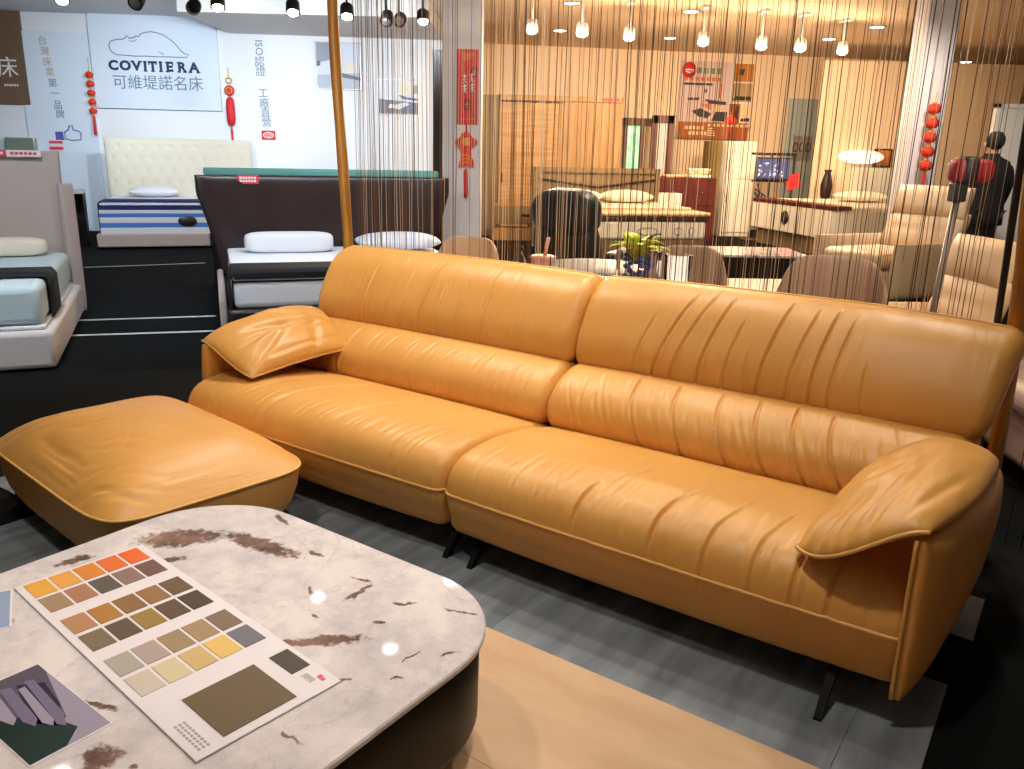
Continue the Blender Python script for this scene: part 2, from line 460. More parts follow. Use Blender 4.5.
def make_creases(rnd, x0, x1, n, amp, width, s0, s1, lean=0.0, dens=None):
    lines = []
    for k in range(n):
        x = x0 + (x1 - x0) * (k + .5 + rnd.uniform(-.38, .38)) / n
        a = amp * rnd.uniform(.35, 1.0)
        if dens: a *= dens(x)
        lines.append((x, a, width * rnd.uniform(.7, 1.3), rnd.uniform(s0[0], s0[1]), rnd.uniform(s1[0], s1[1]), lean * rnd.uniform(.6, 1.4), rnd.uniform(-.5, .5)))
    return lines
def crease_fn(lines, par):
    # par(y,z) -> 0..1 down the visible face
    def f(x, s, y, z):
        v = par(y, z)
        if v < -.05 or v > 1.05: return 0.0
        tot = 0.0
        for (xc, a, w, va, vb, ln, cv) in lines:
            xx = xc + ln * (v - .5) + cv * .05 * (v - .5) ** 2 * 4
            d = (x - xx) / w
            if abs(d) > 3.2: continue
            e = min(max((v - va) / .12 + .5, 0), 1) * min(max((vb - v) / .12 + .5, 0), 1)
            # a sharp valley with a soft swelling beside it
            tot += a * e * (math.exp(-d * d) - .16 * math.exp(-((abs(d) - 1.9) ** 2)))
        return tot + .0012 * noise.noise(Vector((x * 14, y * 6, z * 6)))
    return f

rnd = random.Random(11)
sofa = thing('sofa', 'long golden tan leather sofa with split headrests and folded pad arms', 'sofa', SO, SY)
SEAT = [(.06, .115), (.015, .17), (-.008, .235), (-.012, .285), (-.002, .335), (.035, .385), (.11, .415), (.27, .425), (.48, .405), (.64, .37),
        (.78, .33), (.84, .25), (.80, .13), (.45, .115)]
LUMB = [(.78, .335), (.690, .36), (.662, .41), (.675, .48), (.725, .54), (.81, .585), (.90, .60), (1.0, .57), (1.04, .46), (1.0, .34)]
HEAD = [(.98, .575), (.905, .588), (.882, .635), (.892, .71), (.935, .80), (.99, .885), (1.05, .935), (1.11, .958), (1.18, .955), (1.24, .915), (1.25, .80), (1.22, .64), (1.10, .57)]
def seat_par(y, z):       # 0 at the piping, 1 well back on the seat
    if z < .275 or z > .46: return -1
    return (y + .012) / .55 * .8 + (min(z, .42) - .285) / .135 * .2 if y < .6 else -1
def lumb_par(y, z): return (z - .37) / .21 if y < .91 else -1
def head_par(y, z): return (z - .60) / .34 if y < 1.13 else -1

for side, (x0, x1) in ((-1, (-1.60, -.002)), (1, (.002, 1.60))):
    # seat
    if side > 0:
        ln = make_creases(rnd, .10, 1.52, 40, .0030, .008, (-.2, .1), (.25, .6), .03)
        ln += [(.30, .004, .008, .0, .55, .05, .5), (.62, .016, .0056, .05, .72, .26, 1.6), (.88, .015, .0056, .05, .70, .20, 1.4), (1.06, .012, .0056, -.1, .62, .18, 1.0), (1.2, .011, .0052, -.1, .6, .16, 1.0), (1.32, .010, .0052, -.1, .5, .16, 1.0), (1.42, .010, .0052, -.1, .5, .16, 1.0)]
    else:
        ln = make_creases(rnd, -1.45, -.06, 30, .0035, .009, (-.1, .15), (.4, .8), .10)
        ln += [(-1.0, .006, .016, .1, 1.1, .16, 1), (-.6, .005, .016, .1, .8, .2, 1), (-.2, .006, .014, 0, .6, .2, 1)]
    cf = crease_fn(ln, seat_par)
    if side < 0:
        base = cf
        def cf(x, s, y, z, base=base):
            g = 0.0
            if x > -.14 and z > .29 and y < .62:      # gathers along the seam to the other seat
                g = .006 * math.sin(y * 150) * math.exp(-((x + .035) / .04) ** 2)
            return base(x, s, y, z) + g
    rings, pts, nrm = sofa_roll(SEAT, x0, x1, .05, .012, cf, nx=560)
    b = B(); b.ringsurf(rings); seat = b.build('seat_cushion', 'leather', sofa)
    # piping: follows the profile point of the seam on every ring
    jp = min(range(len(pts)), key=lambda j: (pts[j] - Vector((0, -.012, .282))).length)
    b = B(); b.tube([Vector((r[jp].x, r[jp].y - .002, r[jp].z)) for r in rings[::7]], .0055, 8); b.build('piping', 'leather_pipe', seat)
    # lumbar roll
    ln = make_creases(rnd, x0 + .1, x1 - .1, 26, .0046, .008, (-.1, .15), (.75, 1.1), -.10 if side > 0 else .06)
    if side > 0: ln += [(xx, .015, .0050, -.1, 1.1, -.10, .2) for xx in (.42, .60, .78, .93, 1.07, 1.2)]
    rings, pts, nrm = sofa_roll(LUMB, x0, x1, .055, .012, crease_fn(ln, lumb_par), nx=520)
    b = B(); b.ringsurf(rings); b.build('lumbar_cushion', 'leather', sofa)
    # headrest
    hx0, hx1 = (x0 - .07, x1) if side < 0 else (x0, 1.635)
    if side > 0:
        ln = [(xx, aa * 1.7, .0048, -.2, vv, lean, .25) for (xx, aa, vv, lean) in ((.34, .005, .7, .10), (.44, .010, .95, .12), (.52, .009, 1.0, .12), (.62, .011, .95, .08), (.72, .006, .8, .06), (.79, .004, .5, .02), (.86, .011, 1.0, .06), (.97, .008, .95, .06), (1.05, .011, .95, .04), (1.12, .006, .9, .04), (1.22, .004, .5, 0))]
        ln += make_creases(rnd, .3, 1.2, 20, .0025, .007, (-.1, .1), (.4, .9), .06)
    else:
        ln = [(xx, aa * 1.6, .0055, -.2, vv, lean, .1) for (xx, aa, vv, lean) in ((-1.28, .004, .9, .02), (-1.12, .008, .95, .04), (-1.02, .005, .9, .03), (-.88, .009, 1.0, .05), (-.78, .004, .8, .03), (-.66, .005, .8, .03), (-.5, .004, .7, .02))]
        ln += make_creases(rnd, -1.5, -.2, 34, .0024, .008, (-.1, .3), (.5, 1.0), .03)
    if side > 0:
        skew = lambda x, y, z: (.05 * max(0, x - 1.2) / .4 * min(max((z - .62) / .36, 0), 1), 0, -.018 * max(0, x - 1.2) / .4 * min(max((z - .7) / .3, 0), 1))
    else:
        skew = None
    rings, pts, nrm = sofa_roll(HEAD, hx0, hx1, .06, .012, crease_fn(ln, head_par), nx=520, skew=skew)
    b = B(); b.ringsurf(rings); hd = b.build('headrest_cushion', 'leather', sofa)
    jt = min(range(len(pts)), key=lambda j: (pts[j] - Vector((0, 1.14, .957))).length)
    b = B(); b.tube([Vector((r[jt].x, r[jt].y, r[jt].z + .001)) for r in rings[::8]], .0045, 8); b.build('piping', 'leather_pipe', hd)
# back shell and underframe
b = B(); b.box(-1.58, 1.08, .13, 1.60, 1.22, .86, .04, 3); b.build('back_panel', 'leather', sofa)
b = B(); b.box(-1.52, .16, .095, 1.50, 1.15, .15, .01); b.build('underframe', 'black_metal', sofa)
# right arm: upright outer panel
def bez4(net):
    def f(u, v):
        def cub(p, t):
            a, b_, c, d = p; s_ = 1 - t
            return a * s_ ** 3 + b_ * 3 * s_ * s_ * t + c * 3 * s_ * t * t + d * t ** 3
        return cub([cub([Vector(q) for q in row], u) for row in net], v)
    return f
def panel_right(u, v):
    y = .0 + .80 * u
    zt = .575 + .010 * min(u / .75, 1) - .06 * max(0, u - .85) / .15
    z = .095 + (zt - .095) * v
    k = math.sin(min(u / .8, 1) * PI / 2)
    x = 1.592 + .055 * k + .04 * k * math.sin(v * PI * .75) - .02 * (1 - v) * k
    return (x, y - .02 * v * (1 - u), z)
b = B(); b.pillow(panel_right, .032, 44, 30, 7, .008, lambda u, v: .004 * noise.noise(Vector((u * 5, v * 4, 3))))
arm = b.build('arm_panel', 'leather', sofa)
edge = [panel_right(0, v) for v in [i / 16 for i in range(17)]]
b = B(); b.tube([Vector((p[0] - .012, p[1] - .004, p[2])) for p in edge], .0055, 8);
b.build('piping', 'leather_pipe', arm)
netR = [[(1.275, .035, .440), (1.39, -.05, .415), (1.52, -.05, .610), (1.605, -.012, .600)],
        [(1.29, .20, .47), (1.40, .15, .585), (1.55, .10, .685), (1.662, .14, .592)],
        [(1.33, .44, .49), (1.43, .42, .62), (1.57, .40, .695), (1.700, .42, .590)],
        [(1.38, .70, .53), (1.47, .74, .61), (1.59, .74, .64), (1.690, .72, .590)]]
fR = bez4(netR)
def creR(u, v):
    t = 0
    for (uc, vc, ang, l, w, a) in ((.25, .12, 60, .3, .03, .010), (.36, .16, 68, .32, .03, .010), (.46, .2, 74, .4, .035, .011), (.58, .22, 82, .4, .03, .008), (.16, .15, 45, .25, .03, .008), (.66, .35, 100, .3, .04, .006), (.3, .5, 30, .35, .05, .007), (.5, .7, 20, .4, .05, .006), (.82, .3, 80, .35, .03, .005)):
        c, s_ = math.cos(R(ang)), math.sin(R(ang)); du, dv = u - uc, v - vc
        p, q = (du * c + dv * s_) / l, (-du * s_ + dv * c) / w
        if abs(p) < 1.6 and abs(q) < 3: t += a * math.exp(-p * p * 1.5) * (math.exp(-q * q) - .2 * math.exp(-(abs(q) - 1.8) ** 2))
    return t + .005 * noise.noise(Vector((u * 6, v * 6, 1)))
b = B(); b.pillow(fR, .044, 72, 72, 5, 0, lambda u, v: 1.5 * creR(u, v), .7)
pad = b.build('arm_pad', 'leather', sofa)
b = B(); b.tube([fR(i / 30, 0) + Vector((0, -.002, 0)) for i in range(31)] , .0058, 8)
b.tube([fR(0, i / 30) for i in range(31)], .005, 8); b.build('piping', 'leather_pipe', pad)
# left arm
def panel_left(u, v):
    return (-1.625 - .02 * math.sin(v * PI), .14 + 1.0 * u, .12 + (.44 + .06 * u) * v)
b = B(); b.pillow(panel_left, .026, 36, 20, 8, .014)
arm = b.build('arm_panel', 'leather', sofa)
netL = [[(-1.285, .155, .455), (-1.40, .13, .475), (-1.53, .13, .58), (-1.665, .16, .575)],
        [(-1.25, .34, .49), (-1.36, .34, .56), (-1.52, .36, .67), (-1.66, .38, .63)],
        [(-1.23, .54, .51), (-1.34, .54, .60), (-1.50, .56, .70), (-1.66, .60, .655)],
        [(-1.235, .72, .50), (-1.36, .78, .58), (-1.52, .82, .64), (-1.64, .86, .63)]]
fL0 = bez4(netL)
fL = lambda u, v: fL0(1 - u, v)
def creL(u, v):
    u = 1 - u; t = 0
    for (uc, vc, ang, l, w, a) in ((.3, .3, 50, .4, .04, .010), (.5, .5, 110, .35, .04, .012), (.45, .25, 80, .3, .03, .008), (.7, .6, 130, .35, .05, .010), (.25, .7, 20, .4, .04, .009), (.6, .8, 150, .3, .04, .008), (.8, .3, 100, .3, .04, .007), (.15, .45, 90, .4, .03, .008)):
        c, s_ = math.cos(R(ang)), math.sin(R(ang)); du, dv = u - uc, v - vc
        p, q = (du * c + dv * s_) / l, (-du * s_ + dv * c) / w
        if abs(p) < 1.6 and abs(q) < 3: t += a * math.exp(-p * p * 1.5) * (math.exp(-q * q) - .2 * math.exp(-(abs(q) - 1.8) ** 2))
    return t + .007 * noise.noise(Vector((u * 5, v * 5, 8)))
b = B(); b.pillow(fL, .052, 72, 72, 4, 0, lambda u, v: 1.25 * creL(u, v), .9)
pad = b.build('arm_pad', 'leather', sofa)
b = B(); b.tube([fL0(i / 30, 0) for i in range(31)], .0055, 8); b.tube([fL0(0, i / 30) for i in range(31)], .0055, 8); b.build('piping', 'leather_pipe', pad)
# legs: flat black blades leaning outwards
def blade(x, y0, y1, dx=0.0):
    b = B(); h_ = .013
    b.ringsurf([[(x - h_, y0 - .02, .12), (x + h_, y0 - .02, .12), (x + h_, y0 + .035, .12), (x - h_, y0 + .035, .12)],
                [(x - h_ * .8, y1 - .006, .012), (x + h_ * .8, y1 - .006, .012), (x + h_ * .8, y1 + .024, .012), (x - h_ * .8, y1 + .024, .012)],
                [(x - h_, y1 - .012, 0), (x + h_, y1 - .012, 0), (x + h_, y1 + .03, 0), (x - h_, y1 + .03, 0)]], smooth=False)
    return b.build('leg', 'black_matte', sofa)
for x, y0, y1 in ((-1.42, .10, -.02), (.005, .11, .01), (.13, .11, 0.0), (1.42, .06, -.085), (-1.42, 1.05, 1.12), (.06, 1.05, 1.12), (1.42, 1.05, 1.12)): blade(x, y0, y1)

# ---------------------------------------------------------------- ottoman
OT = S(-1.205, -.455); OY = SY + R(-6.5)
ott = thing('ottoman', 'low square golden tan leather ottoman standing in front of the left seat', 'ottoman', OT, OY)
HX, HY = .60, .41
def srr(th, hx, hy, e):
    c, s_ = math.cos(th), math.sin(th)
    return math.copysign(abs(c) ** (2 / e), c) * hx, math.copysign(abs(s_) ** (2 / e), s_) * hy
NT = 160
thetas = []
for k in range(NT):
    t = 2 * PI * k / NT; thetas.append(t)
rndo = random.Random(5)
ocr = []
for k in range(30):
    ocr.append((rndo.uniform(-.45, .5), rndo.uniform(-.42, -.12), rndo.uniform(40, 78), rndo.uniform(.06, .16), rndo.uniform(.006, .012), rndo.uniform(.002, .006)))
for k in range(16):
    ocr.append((rndo.uniform(-.1, .54), rndo.uniform(-.42, -.28), rndo.uniform(15, 60), rndo.uniform(.05, .12), rndo.uniform(.007, .012), rndo.uniform(.005, .011)))
for k in range(8):
    ocr.append((rndo.uniform(-.4, .4), rndo.uniform(-.3, .3), rndo.uniform(20, 60), rndo.uniform(.1, .3), rndo.uniform(.012, .03), rndo.uniform(.001, .003)))
def ott_cr(x, y):
    t = .002 * noise.noise(Vector((x * 9, y * 9, 2)))
    for (uc, vc, ang, l, w, a) in ocr:
        c, s_ = math.cos(R(ang)), math.sin(R(ang)); du, dv = x - uc, y - vc
        p, q = (du * c + dv * s_) / l, (-du * s_ + dv * c) / w
        if abs(p) < 1.6 and abs(q) < 3: t += a * math.exp(-p * p * 1.5) * (math.exp(-q * q) - .2 * math.exp(-(abs(q) - 1.8) ** 2))
    return t
rings = []
for (k, z, e) in ((.78, .062, 5), (.88, .065, 5), (.925, .085, 5), (.965, .13, 5.8), (.99, .20, 6.5), (1.0, .265, 7), (1.0, .28, 7)):
    rings.append([(*srr(t, HX * k, HY * k, e), z) for t in thetas])
pipe_ring = [Vector((*srr(t, HX * 1.004, HY * 1.005, 7), .281)) for t in thetas]
steps = [.0] + [i / 46 for i in range(1, 46)]
for q in steps:
    k = math.cos(q * PI / 2) ** .55 if q < 1 else 0
    e = 7 - 3.6 * (1 - k)
    ring = []
    for t in thetas:
        x, y = srr(t, HX * k * .998, HY * k * .998, e)
        z = .287 + .145 * (1 - k ** 3.4)
        z -= ott_cr(x, y) * min(1, (1 - k) * 12)
        ring.append((x, y, z))
    rings.append(ring)
b = B(); b.ringsurf(rings); body = b.build('cushion_body', 'leather', ott)
b = B(); b.tube(pipe_ring, .006, 8, closed=True); b.build('piping', 'leather_pipe', body)
b = B(); b.box(-.44, -.32, .045, .44, .32, .07, .005); b.build('underframe', 'black_metal', ott)
for sx in (-1, 1):
    b = B(); b.box(sx * .47 - .02, -.35, 0, sx * .47 + .02, .35, .068, .006); b.build('leg', 'black_metal', ott)

# ------------------------------------------------------------ coffee table
TYAW = SY + R(-.5)
TC = S(.165, -1.222)
tab = thing('coffee_table', 'low rounded square coffee table with white marble top and black drum base', 'coffee table', TC, TYAW)
def rrect(hx, hy, r, n=14):
    P = []
    for cx, cy, a0 in ((hx - r, hy - r, 0), (-hx + r, hy - r, 90), (-hx + r, -hy + r, 180), (hx - r, -hy + r, 270)):
        for i in range(n + 1):
            a = R(a0 + 90 * i / n); P.append((cx + r * math.cos(a), cy + r * math.sin(a)))
    return P
b = B()
b.ringsurf([[(x, y, z) for (x, y) in rrect(.63 - d, .63 - d, .30 - d)] for (d, z) in ((.004, .342), (0, .346), (0, .356), (.004, .360))], smooth=False)
b.build('tabletop', 'marble', tab)
b = B()
b.ringsurf([[(x, y, z) for (x, y) in rrect(.62 - d, .62 - d, .295 - d)] for (d, z) in ((.03, .085), (.012, .092), (.006, .11), (.003, .335), (.01, .342))])
b.build('drum_base', 'black_gloss', tab)
b = B(); b.ringsurf([[(x, y, z) for (x, y) in rrect(.46, .46, .25)] for z in (0, .09)]); b.build('plinth', 'black_metal', tab)

# ------------------------------------------------------------- swatch board
CB = thing('swatch_board', 'white leather colour sample board with rows of small swatches lying on marble table', 'swatch board', (-.83, 1.74, .3602), R(49.2))
CB.scale = (1.055, 1.005, 1.0)
b = B(); b.box(-.1625, -.468, 0, .1625, .468, .005, .001, 1); b.build('board', 'paper', CB)
SW = [[(226, 165, 62), (224, 160, 72), (216, 130, 42), (222, 108, 42), (232, 100, 36)],
      [(160, 130, 100), (168, 118, 88), (92, 82, 74), (140, 108, 100), (112, 78, 70)],
      [(178, 128, 90), (172, 118, 52), (136, 100, 60), (148, 106, 64), (106, 78, 50)],
      [(120, 102, 82), (92, 74, 56), (150, 118, 56), (92, 68, 44), (70, 50, 36)],
      [(170, 160, 148), (172, 152, 144), (152, 128, 94), (160, 130, 94), (122, 98, 80)],
      [(200, 186, 172), (208, 192, 156), (202, 168, 112), (222, 180, 100), (104, 102, 112)]]
YR = (.415, .315, .175, .073, -.065, -.165)
for r, row in enumerate(SW):
    for k, colr in enumerate(row):
        x = -.118 + k * .0585; y = YR[r]
        key = 'swatch_%d_%d' % (r, k)
        M[key] = mat(key, rgb(*colr), .5, bump=(220, .12, .001))
        b = B(); b.box(x - .0262, y - .043, .005, x + .0262, y + .043, .0066, .0006, 1)
        b.build('swatch', key, CB)
M['swatch_big'] = mat('swatch_big', rgb(98, 76, 42), .55, bump=(220, .2, .001))
M['swatch_dark'] = mat('swatch_dark', rgb(62, 48, 34), .55)
b = B(); b.box(-.095, -.445, .005, .068, -.278, .0068, .0006, 1); tag(b.build('swatch', 'swatch_big', CB), 'large olive brown swatch')
b = B(); b.box(.103, -.372, .005, .150, -.282, .0066, .0006, 1); tag(b.build('swatch', 'swatch_dark', CB), 'dark brown swatch beside the large one')
M['ink'] = mat('grey_ink', rgb(168, 158, 162), .6)
b = B()                                        # tiny illegible print and the logo in the corner
for i in range(3):
    for k in range(9):
        x = -.145 + i * .009; y = -.445 + k * .0115
        b.use('ink').box(x, y, .005, x + .005, y + .008, .0055)
b.build('print', None, CB); b = B()
for k in range(7): b.use('ink').box(.112 + (k % 2) * .004, -.395 - k * .005, .005, .128, -.392 - k * .005, .0055)
for k in range(2): b.use('label_red').box(.134, -.428 - k * .012, .005, .146 - k * .003, -.418 - k * .012, .0056)
b.build('print', None, CB)

# photo cards on the table
PC = thing('photo_card', 'glossy photo card of violet grey rolled cushions lying at table edge', 'photo card', (-1.03, 1.42, .3602), R(46.8 - 11))
M['pc_edge'] = mat('pc_edge', rgb(150, 142, 158), .3)
M['pc_bg'] = mat('pc_bg', rgb(92, 84, 98), .25); M['pc_light'] = mat('pc_light', rgb(158, 148, 168), .25); M['pc_mid'] = mat('pc_mid', rgb(120, 108, 136), .25)
M['pc_dark'] = mat('pc_dark', rgb(52, 42, 62), .25); M['pc_green'] = mat('pc_green', rgb(22, 44, 36), .25)
PYAW = R(46.8 - 11)
def pcl(x, y):
    p = atz(x, y, .36) - Vector((-1.03, 1.42, .36)); c, s_ = math.cos(-PYAW), math.sin(-PYAW)
    return (p.x * c - p.y * s_, p.x * s_ + p.y * c)
qa, qb, qc, qd = pcl(38, 664), pcl(113, 724), pcl(30, 768), pcl(-45, 700)
b = B(); b.prism([qa, qb, qc, qd], 0, .0012, frame=lambda x, y, d: (x, y, d)); b.build('card', 'paper', PC)
def bil(u, v):
    a = Vector(qa).lerp(Vector(qb), u); c = Vector(qd).lerp(Vector(qc), u); return a.lerp(c, v)
def pcpoly(b, key, uv, h):
    b.use(key).prism([tuple(bil(u, v)) for (u, v) in uv], .0012, h, frame=lambda x, y, d: (x, y, d))
b = B()
pcpoly(b, 'pc_light', [(.01, .01), (.985, .01), (.985, .985), (.01, .985)], .0014)
pcpoly(b, 'pc_bg', [(.01, .01), (.12, .01), (.72, .30), (.62, .98), (.01, .985)], .0015)
pcpoly(b, 'pc_green', [(.60, .45), (.86, .30), (.98, .55), (.985, .985), (.35, .985)], .0016)
pcpoly(b, 'pc_dark', [(.25, .14), (.55, .22), (.78, .42), (.62, .62), (.35, .50), (.15, .4)], .0016)
pcpoly(b, 'pc_mid', [(.16, .20), (.66, .28), (.80, .38), (.74, .44), (.60, .40), (.14, .30)], .0017)
pcpoly(b, 'pc_light', [(.20, .34), (.68, .42), (.74, .48), (.66, .54), (.20, .42)], .0017)
pcpoly(b, 'pc_mid', [(.14, .46), (.60, .54), (.66, .62), (.56, .68), (.12, .58)], .0017)
pcpoly(b, 'pc_light', [(.10, .62), (.5, .70), (.55, .78), (.44, .84), (.08, .74)], .0017)
b.build('picture', None, PC)
PB = thing('photo_card', 'pale blue glossy card at the far left edge of the table', 'photo card', (-1.36, 1.77, .3602), R(30))
M['pc_sky'] = mat('pc_sky', rgb(150, 166, 196), .2)
b = B(); b.box(-.11, -.10, 0, .125, .10, .0012); b.build('card', 'paper', PB)
b = B(); b.box(-.105, -.095, .0012, .12, .095, .0016); b.build('picture', 'pc_sky', PB)

# =================================================================== FLOORS
YA = R(17)
b = B(); b.box(-14, -4, -.05, 16, 24, 0); tag(b.build('floor', 'carpet'), kind='structure')
b = B(); rp = random.Random(3)
for (y0, y1, xl, xr) in ((-1.30, -.70, -1.57, 1.69), (-.70, -.35, -2.1, 1.69), (-.35, .31, -1.9, 1.69), (.315, .62, -1.75, 1.42), (.625, .94, -1.8, 1.72), (.945, 1.3, -1.8, 1.5), (1.305, 1.6, -1.7, 1.45)):
    w = .155; y = y0
    x = xl
    while x < xr - .01:
        xn = min(xr, x + rp.uniform(1.0, 1.3)); b.box(x + .0006, y0 + .0006, .0002, xn - .0006, y1 - .0006, .006); x = xn
tag(b.build('floor', 'grey_plank', loc=S(0, 0), yaw=SY), kind='structure')
b = B()
for k in range(4): b.box(.20 if k else .20, -.28 - .5 * (k + 1) + .0006, .0062, 3.0, -.28 - .5 * k - .0006, .0095)
tag(b.build('floor', 'tan_floor', loc=S(0, 0), yaw=SY), kind='structure')
# tape lines on the carpet
for k, ((xa, ya), (xb, yb), w) in enumerate((((60, 321), (216, 316), .05), ((60, 336), (216, 331), .05), ((84, 267.5), (205, 263), .035))):
    A, Bp = atz(xa, ya, 0), atz(xb, yb, 0); d = (Bp - A); L_ = d.length
    b = B(); b.box(0, -w / 2, .0003, L_, w / 2, .0022)
    o = b.build('floor_tape', 'tape', loc=A, yaw=math.atan2(d.y, d.x))
    tag(o, ['white tape strip on black carpet, farther of the close pair', 'white tape strip on black carpet, nearer of the close pair', 'faint tape strip on carpet in front of the striped bed'][k], 'tape')

# =================================================================== SHELL
CZ = 3.5
PL = (-5.0, 14.6); WY = R(3.5)          # left back wall
def wall_line(P, yaw, x): return P[1] + (x - P[0]) * math.tan(yaw)
def upright(name, x0, x1, P, yaw, z0, z1, th, m, kind='structure'):
    b = B(); c = math.cos(yaw)
    b.box((x0 - P[0]) / c, 0, z0, (x1 - P[0]) / c, th, z1)
    o = b.build(name, m, loc=(P[0], P[1], 0), yaw=yaw)
    return tag(o, kind=kind)
upright('wall_left_back', -10.5, -1.15, PL, WY, 0, CZ, .15, 'wall_cool')
PR = (3.0, 17.6); WR = R(8)
upright('wall_right_back', -1.0, 13.5, PR, WR, 0, CZ, .15, 'wall_warm')
b = B(); b.box(-1.15, wall_line(PL, WY, -1.15) - .0, 0, -1.0, 17.2, CZ); tag(b.build('wall_partition', 'wall_warm'), kind='structure')
b = B(); b.box(-10.6, -3, 0, -10.45, 13.8, CZ); tag(b.build('wall_left', 'wall_cool'), kind='structure')
b = B(); b.box(11.5, -3, 0, 11.65, 18.9, CZ); tag(b.build('wall_right', 'wall_warm'), kind='structure')
b = B(); b.box(-10.6, -3.15, 0, 11.6, -3.0, CZ); tag(b.build('wall_front', 'wall_cool'), kind='structure')
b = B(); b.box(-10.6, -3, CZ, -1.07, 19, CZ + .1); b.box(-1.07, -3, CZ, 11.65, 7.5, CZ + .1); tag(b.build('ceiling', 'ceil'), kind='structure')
M['ceil_warm_lit'] = mat('ceiling_with_warm_light', rgb(226, 196, 160), .8)  # warm lamplight put into the ceiling colour on this side
b = B(); b.box(-1.07, 7.5, CZ, 11.65, 19, CZ + .1); tag(b.build('ceiling', 'ceil_warm_lit'), kind='structure')
# lowered ceiling box on the left, beam across the right
s0 = onplane(215, 30, PL, WY)
b = B(); b.box(s0.x + .25, 12.4, 3.27, -1.3, 15.0, CZ - .002); tag(b.build('ceiling_soffit', 'ceil'), kind='structure')
# columns
def column(x0, x1, Y, label_):
    b = B(); w = x1 - x0
    b.box(x0, Y, 0, x1, Y + w, CZ - .004, .006, 1)
    b.box(x0 - .012, Y - .012, 0, x1 + .012, Y + w + .012, .10, .004, 1)
    o = b.build('column', 'column'); tag(o, kind='structure'); return o
cl0, cl1 = at(442, 110, 10.2), at(481, 110, 10.2)
column(cl0.x, cl1.x, 10.2, '')
cr0, cr1 = at(916, 100, 10.6), at(947, 100, 10.6)
column(cr0.x, cr1.x, 10.6, '')

# ------------------------------------------------------------- sign wall
def wallthing(name, label, cat, x0, y0, x1, y1, P=PL, yaw=WY, off=.0, group=None):
    a = onplane(x0, y1, P, yaw); c = onplane(x1, y0, P, yaw)
    mid = (a + c) / 2; w = (Vector((c.x, c.y)) - Vector((a.x, a.y))).length; h = c.z - a.z
    n = Vector((math.sin(yaw), -math.cos(yaw), 0)) * off
    t = thing(name, label, cat, (mid.x + n.x, mid.y + n.y, a.z), yaw, group)
    return t, w, h
sign, w, h = wallthing('wall_sign', 'pale blue wall sign panel with a sleeping animal outline over dark lettering', 'sign', 98, 15, 216, 108, off=.002)
b = B(); b.box(-w / 2, -.06, 0, w / 2, 0, h, .004, 1); b.build('panel', 'blue_board', sign)
def sx(px): return (px - 157) / 118 * w
def sz(py): return (108 - py) / 93 * h
SERIF = {'I': (0,), 'T': (0,), 'V': (-1, 1), 'R': (-1, 1), 'A': (-1, 1), 'E': (-1,)}
for k, ch in enumerate('COVITIERA'):
    px = (118, 129, 139.5, 147.5, 154.5, 162, 170, 181.5, 193)[k]
    me = text_mesh(ch, .205, bold=.009, squeeze=1.08)
    b = B(); bm_ = b.bm; bm_.from_mesh(me)
    hh = .073; wv = {'V': .066, 'R': .048, 'A': .066, 'E': .036}.get(ch, 0)
    for q_ in SERIF.get(ch, ()):
        tops = ch in 'IVRE'; bots = ch in 'ITRAE'
        xx = q_ * wv
        if bots: b.box(xx - .030, -.004, -hh - .008, xx + .030, .004, -hh + .012)
        if tops and not (ch == 'R' and q_ > 0): b.box(xx - .030, -.004, hh - .010, xx + .030, .004, hh + .008)
    if ch in 'TE':
        for q_ in ((-1, 1) if ch == 'T' else (1,)): b.box(q_ * .058 - .010, -.004, hh - .045, q_ * .058 + .008, .004, hh)
    if ch == 'E': b.box(.044, -.004, -hh, .060, .004, -hh + .045)
    bpy.data.meshes.remove(me)
    o = b.build('letter', 'navy', sign, recalc=False); o.location = (sx(px), -.062, sz(66.5))
letters('lettering', '可維堤諾名床', .245, 'grey_letter', sign, (sx(158), -.062, sz(83)), spacing=1.02)
hip = [(116, 46), (118, 43), (123, 41.5), (129, 41), (131, 40), (133, 37.5), (135, 40), (139, 39.5), (142, 37.5), (144, 38.5), (146, 35.5), (151, 33.8), (156, 33.2), (161, 34), (167, 36), (173, 40), (178, 45), (182, 50.5), (185, 53), (189, 54), (187, 56.5), (180, 56.8), (170, 56.5), (160, 56.8), (150, 56.5), (140, 56.8), (130, 56.3), (122, 56), (117.5, 53), (116, 49)]
b = B(); b.tube([Vector((sx(x), -.064, sz(y))) for (x, y) in hip], .008, 5, closed=True)
b.tube([Vector((sx(x), -.064, sz(y))) for (x, y) in ((135, 42.5), (139, 43), (142, 41))], .006, 5)
b.tube([Vector((sx(x), -.064, sz(y))) for (x, y) in ((161, 52), (164, 53.5), (166, 54.5))], .006, 5)
b.build('animal_outline', 'grey_letter', sign)
# standing board with the vertical slogan
sb, w, h = wallthing('wall_sign', 'tall narrow pale blue board with vertical lettering and thumbs-up mark', 'sign', 44, 33, 88, 242, off=.002)
b = B(); b.box(-w / 2, -.04, 0, w / 2, 0, h, .004, 1); b.build('panel', 'blue_board', sb)
def bx(px): return (px - 66) / 44 * w
def bz(py): return (242 - py) / 209 * h
for k, ch in enumerate('台灣床業第一品牌'):
    y = (42, 52, 62, 71.5, 82, 92, 103, 112)[k]
    letters('lettering', ch, .15, 'gold_letter' if k < 4 else 'grey_letter', sb, (bx(60 + k * .8), -.042, bz(y)))
th_ = [(67, 129), (69.5, 126.5), (70.5, 122.5), (72.2, 122.5), (72.6, 126.8), (76, 127.6), (77.4, 130), (76.8, 136.2), (71, 136.8), (67, 135.6)]
b = B(); b.tube([Vector((bx(x), -.043, bz(y))) for (x, y) in th_], .011, 5, closed=True)
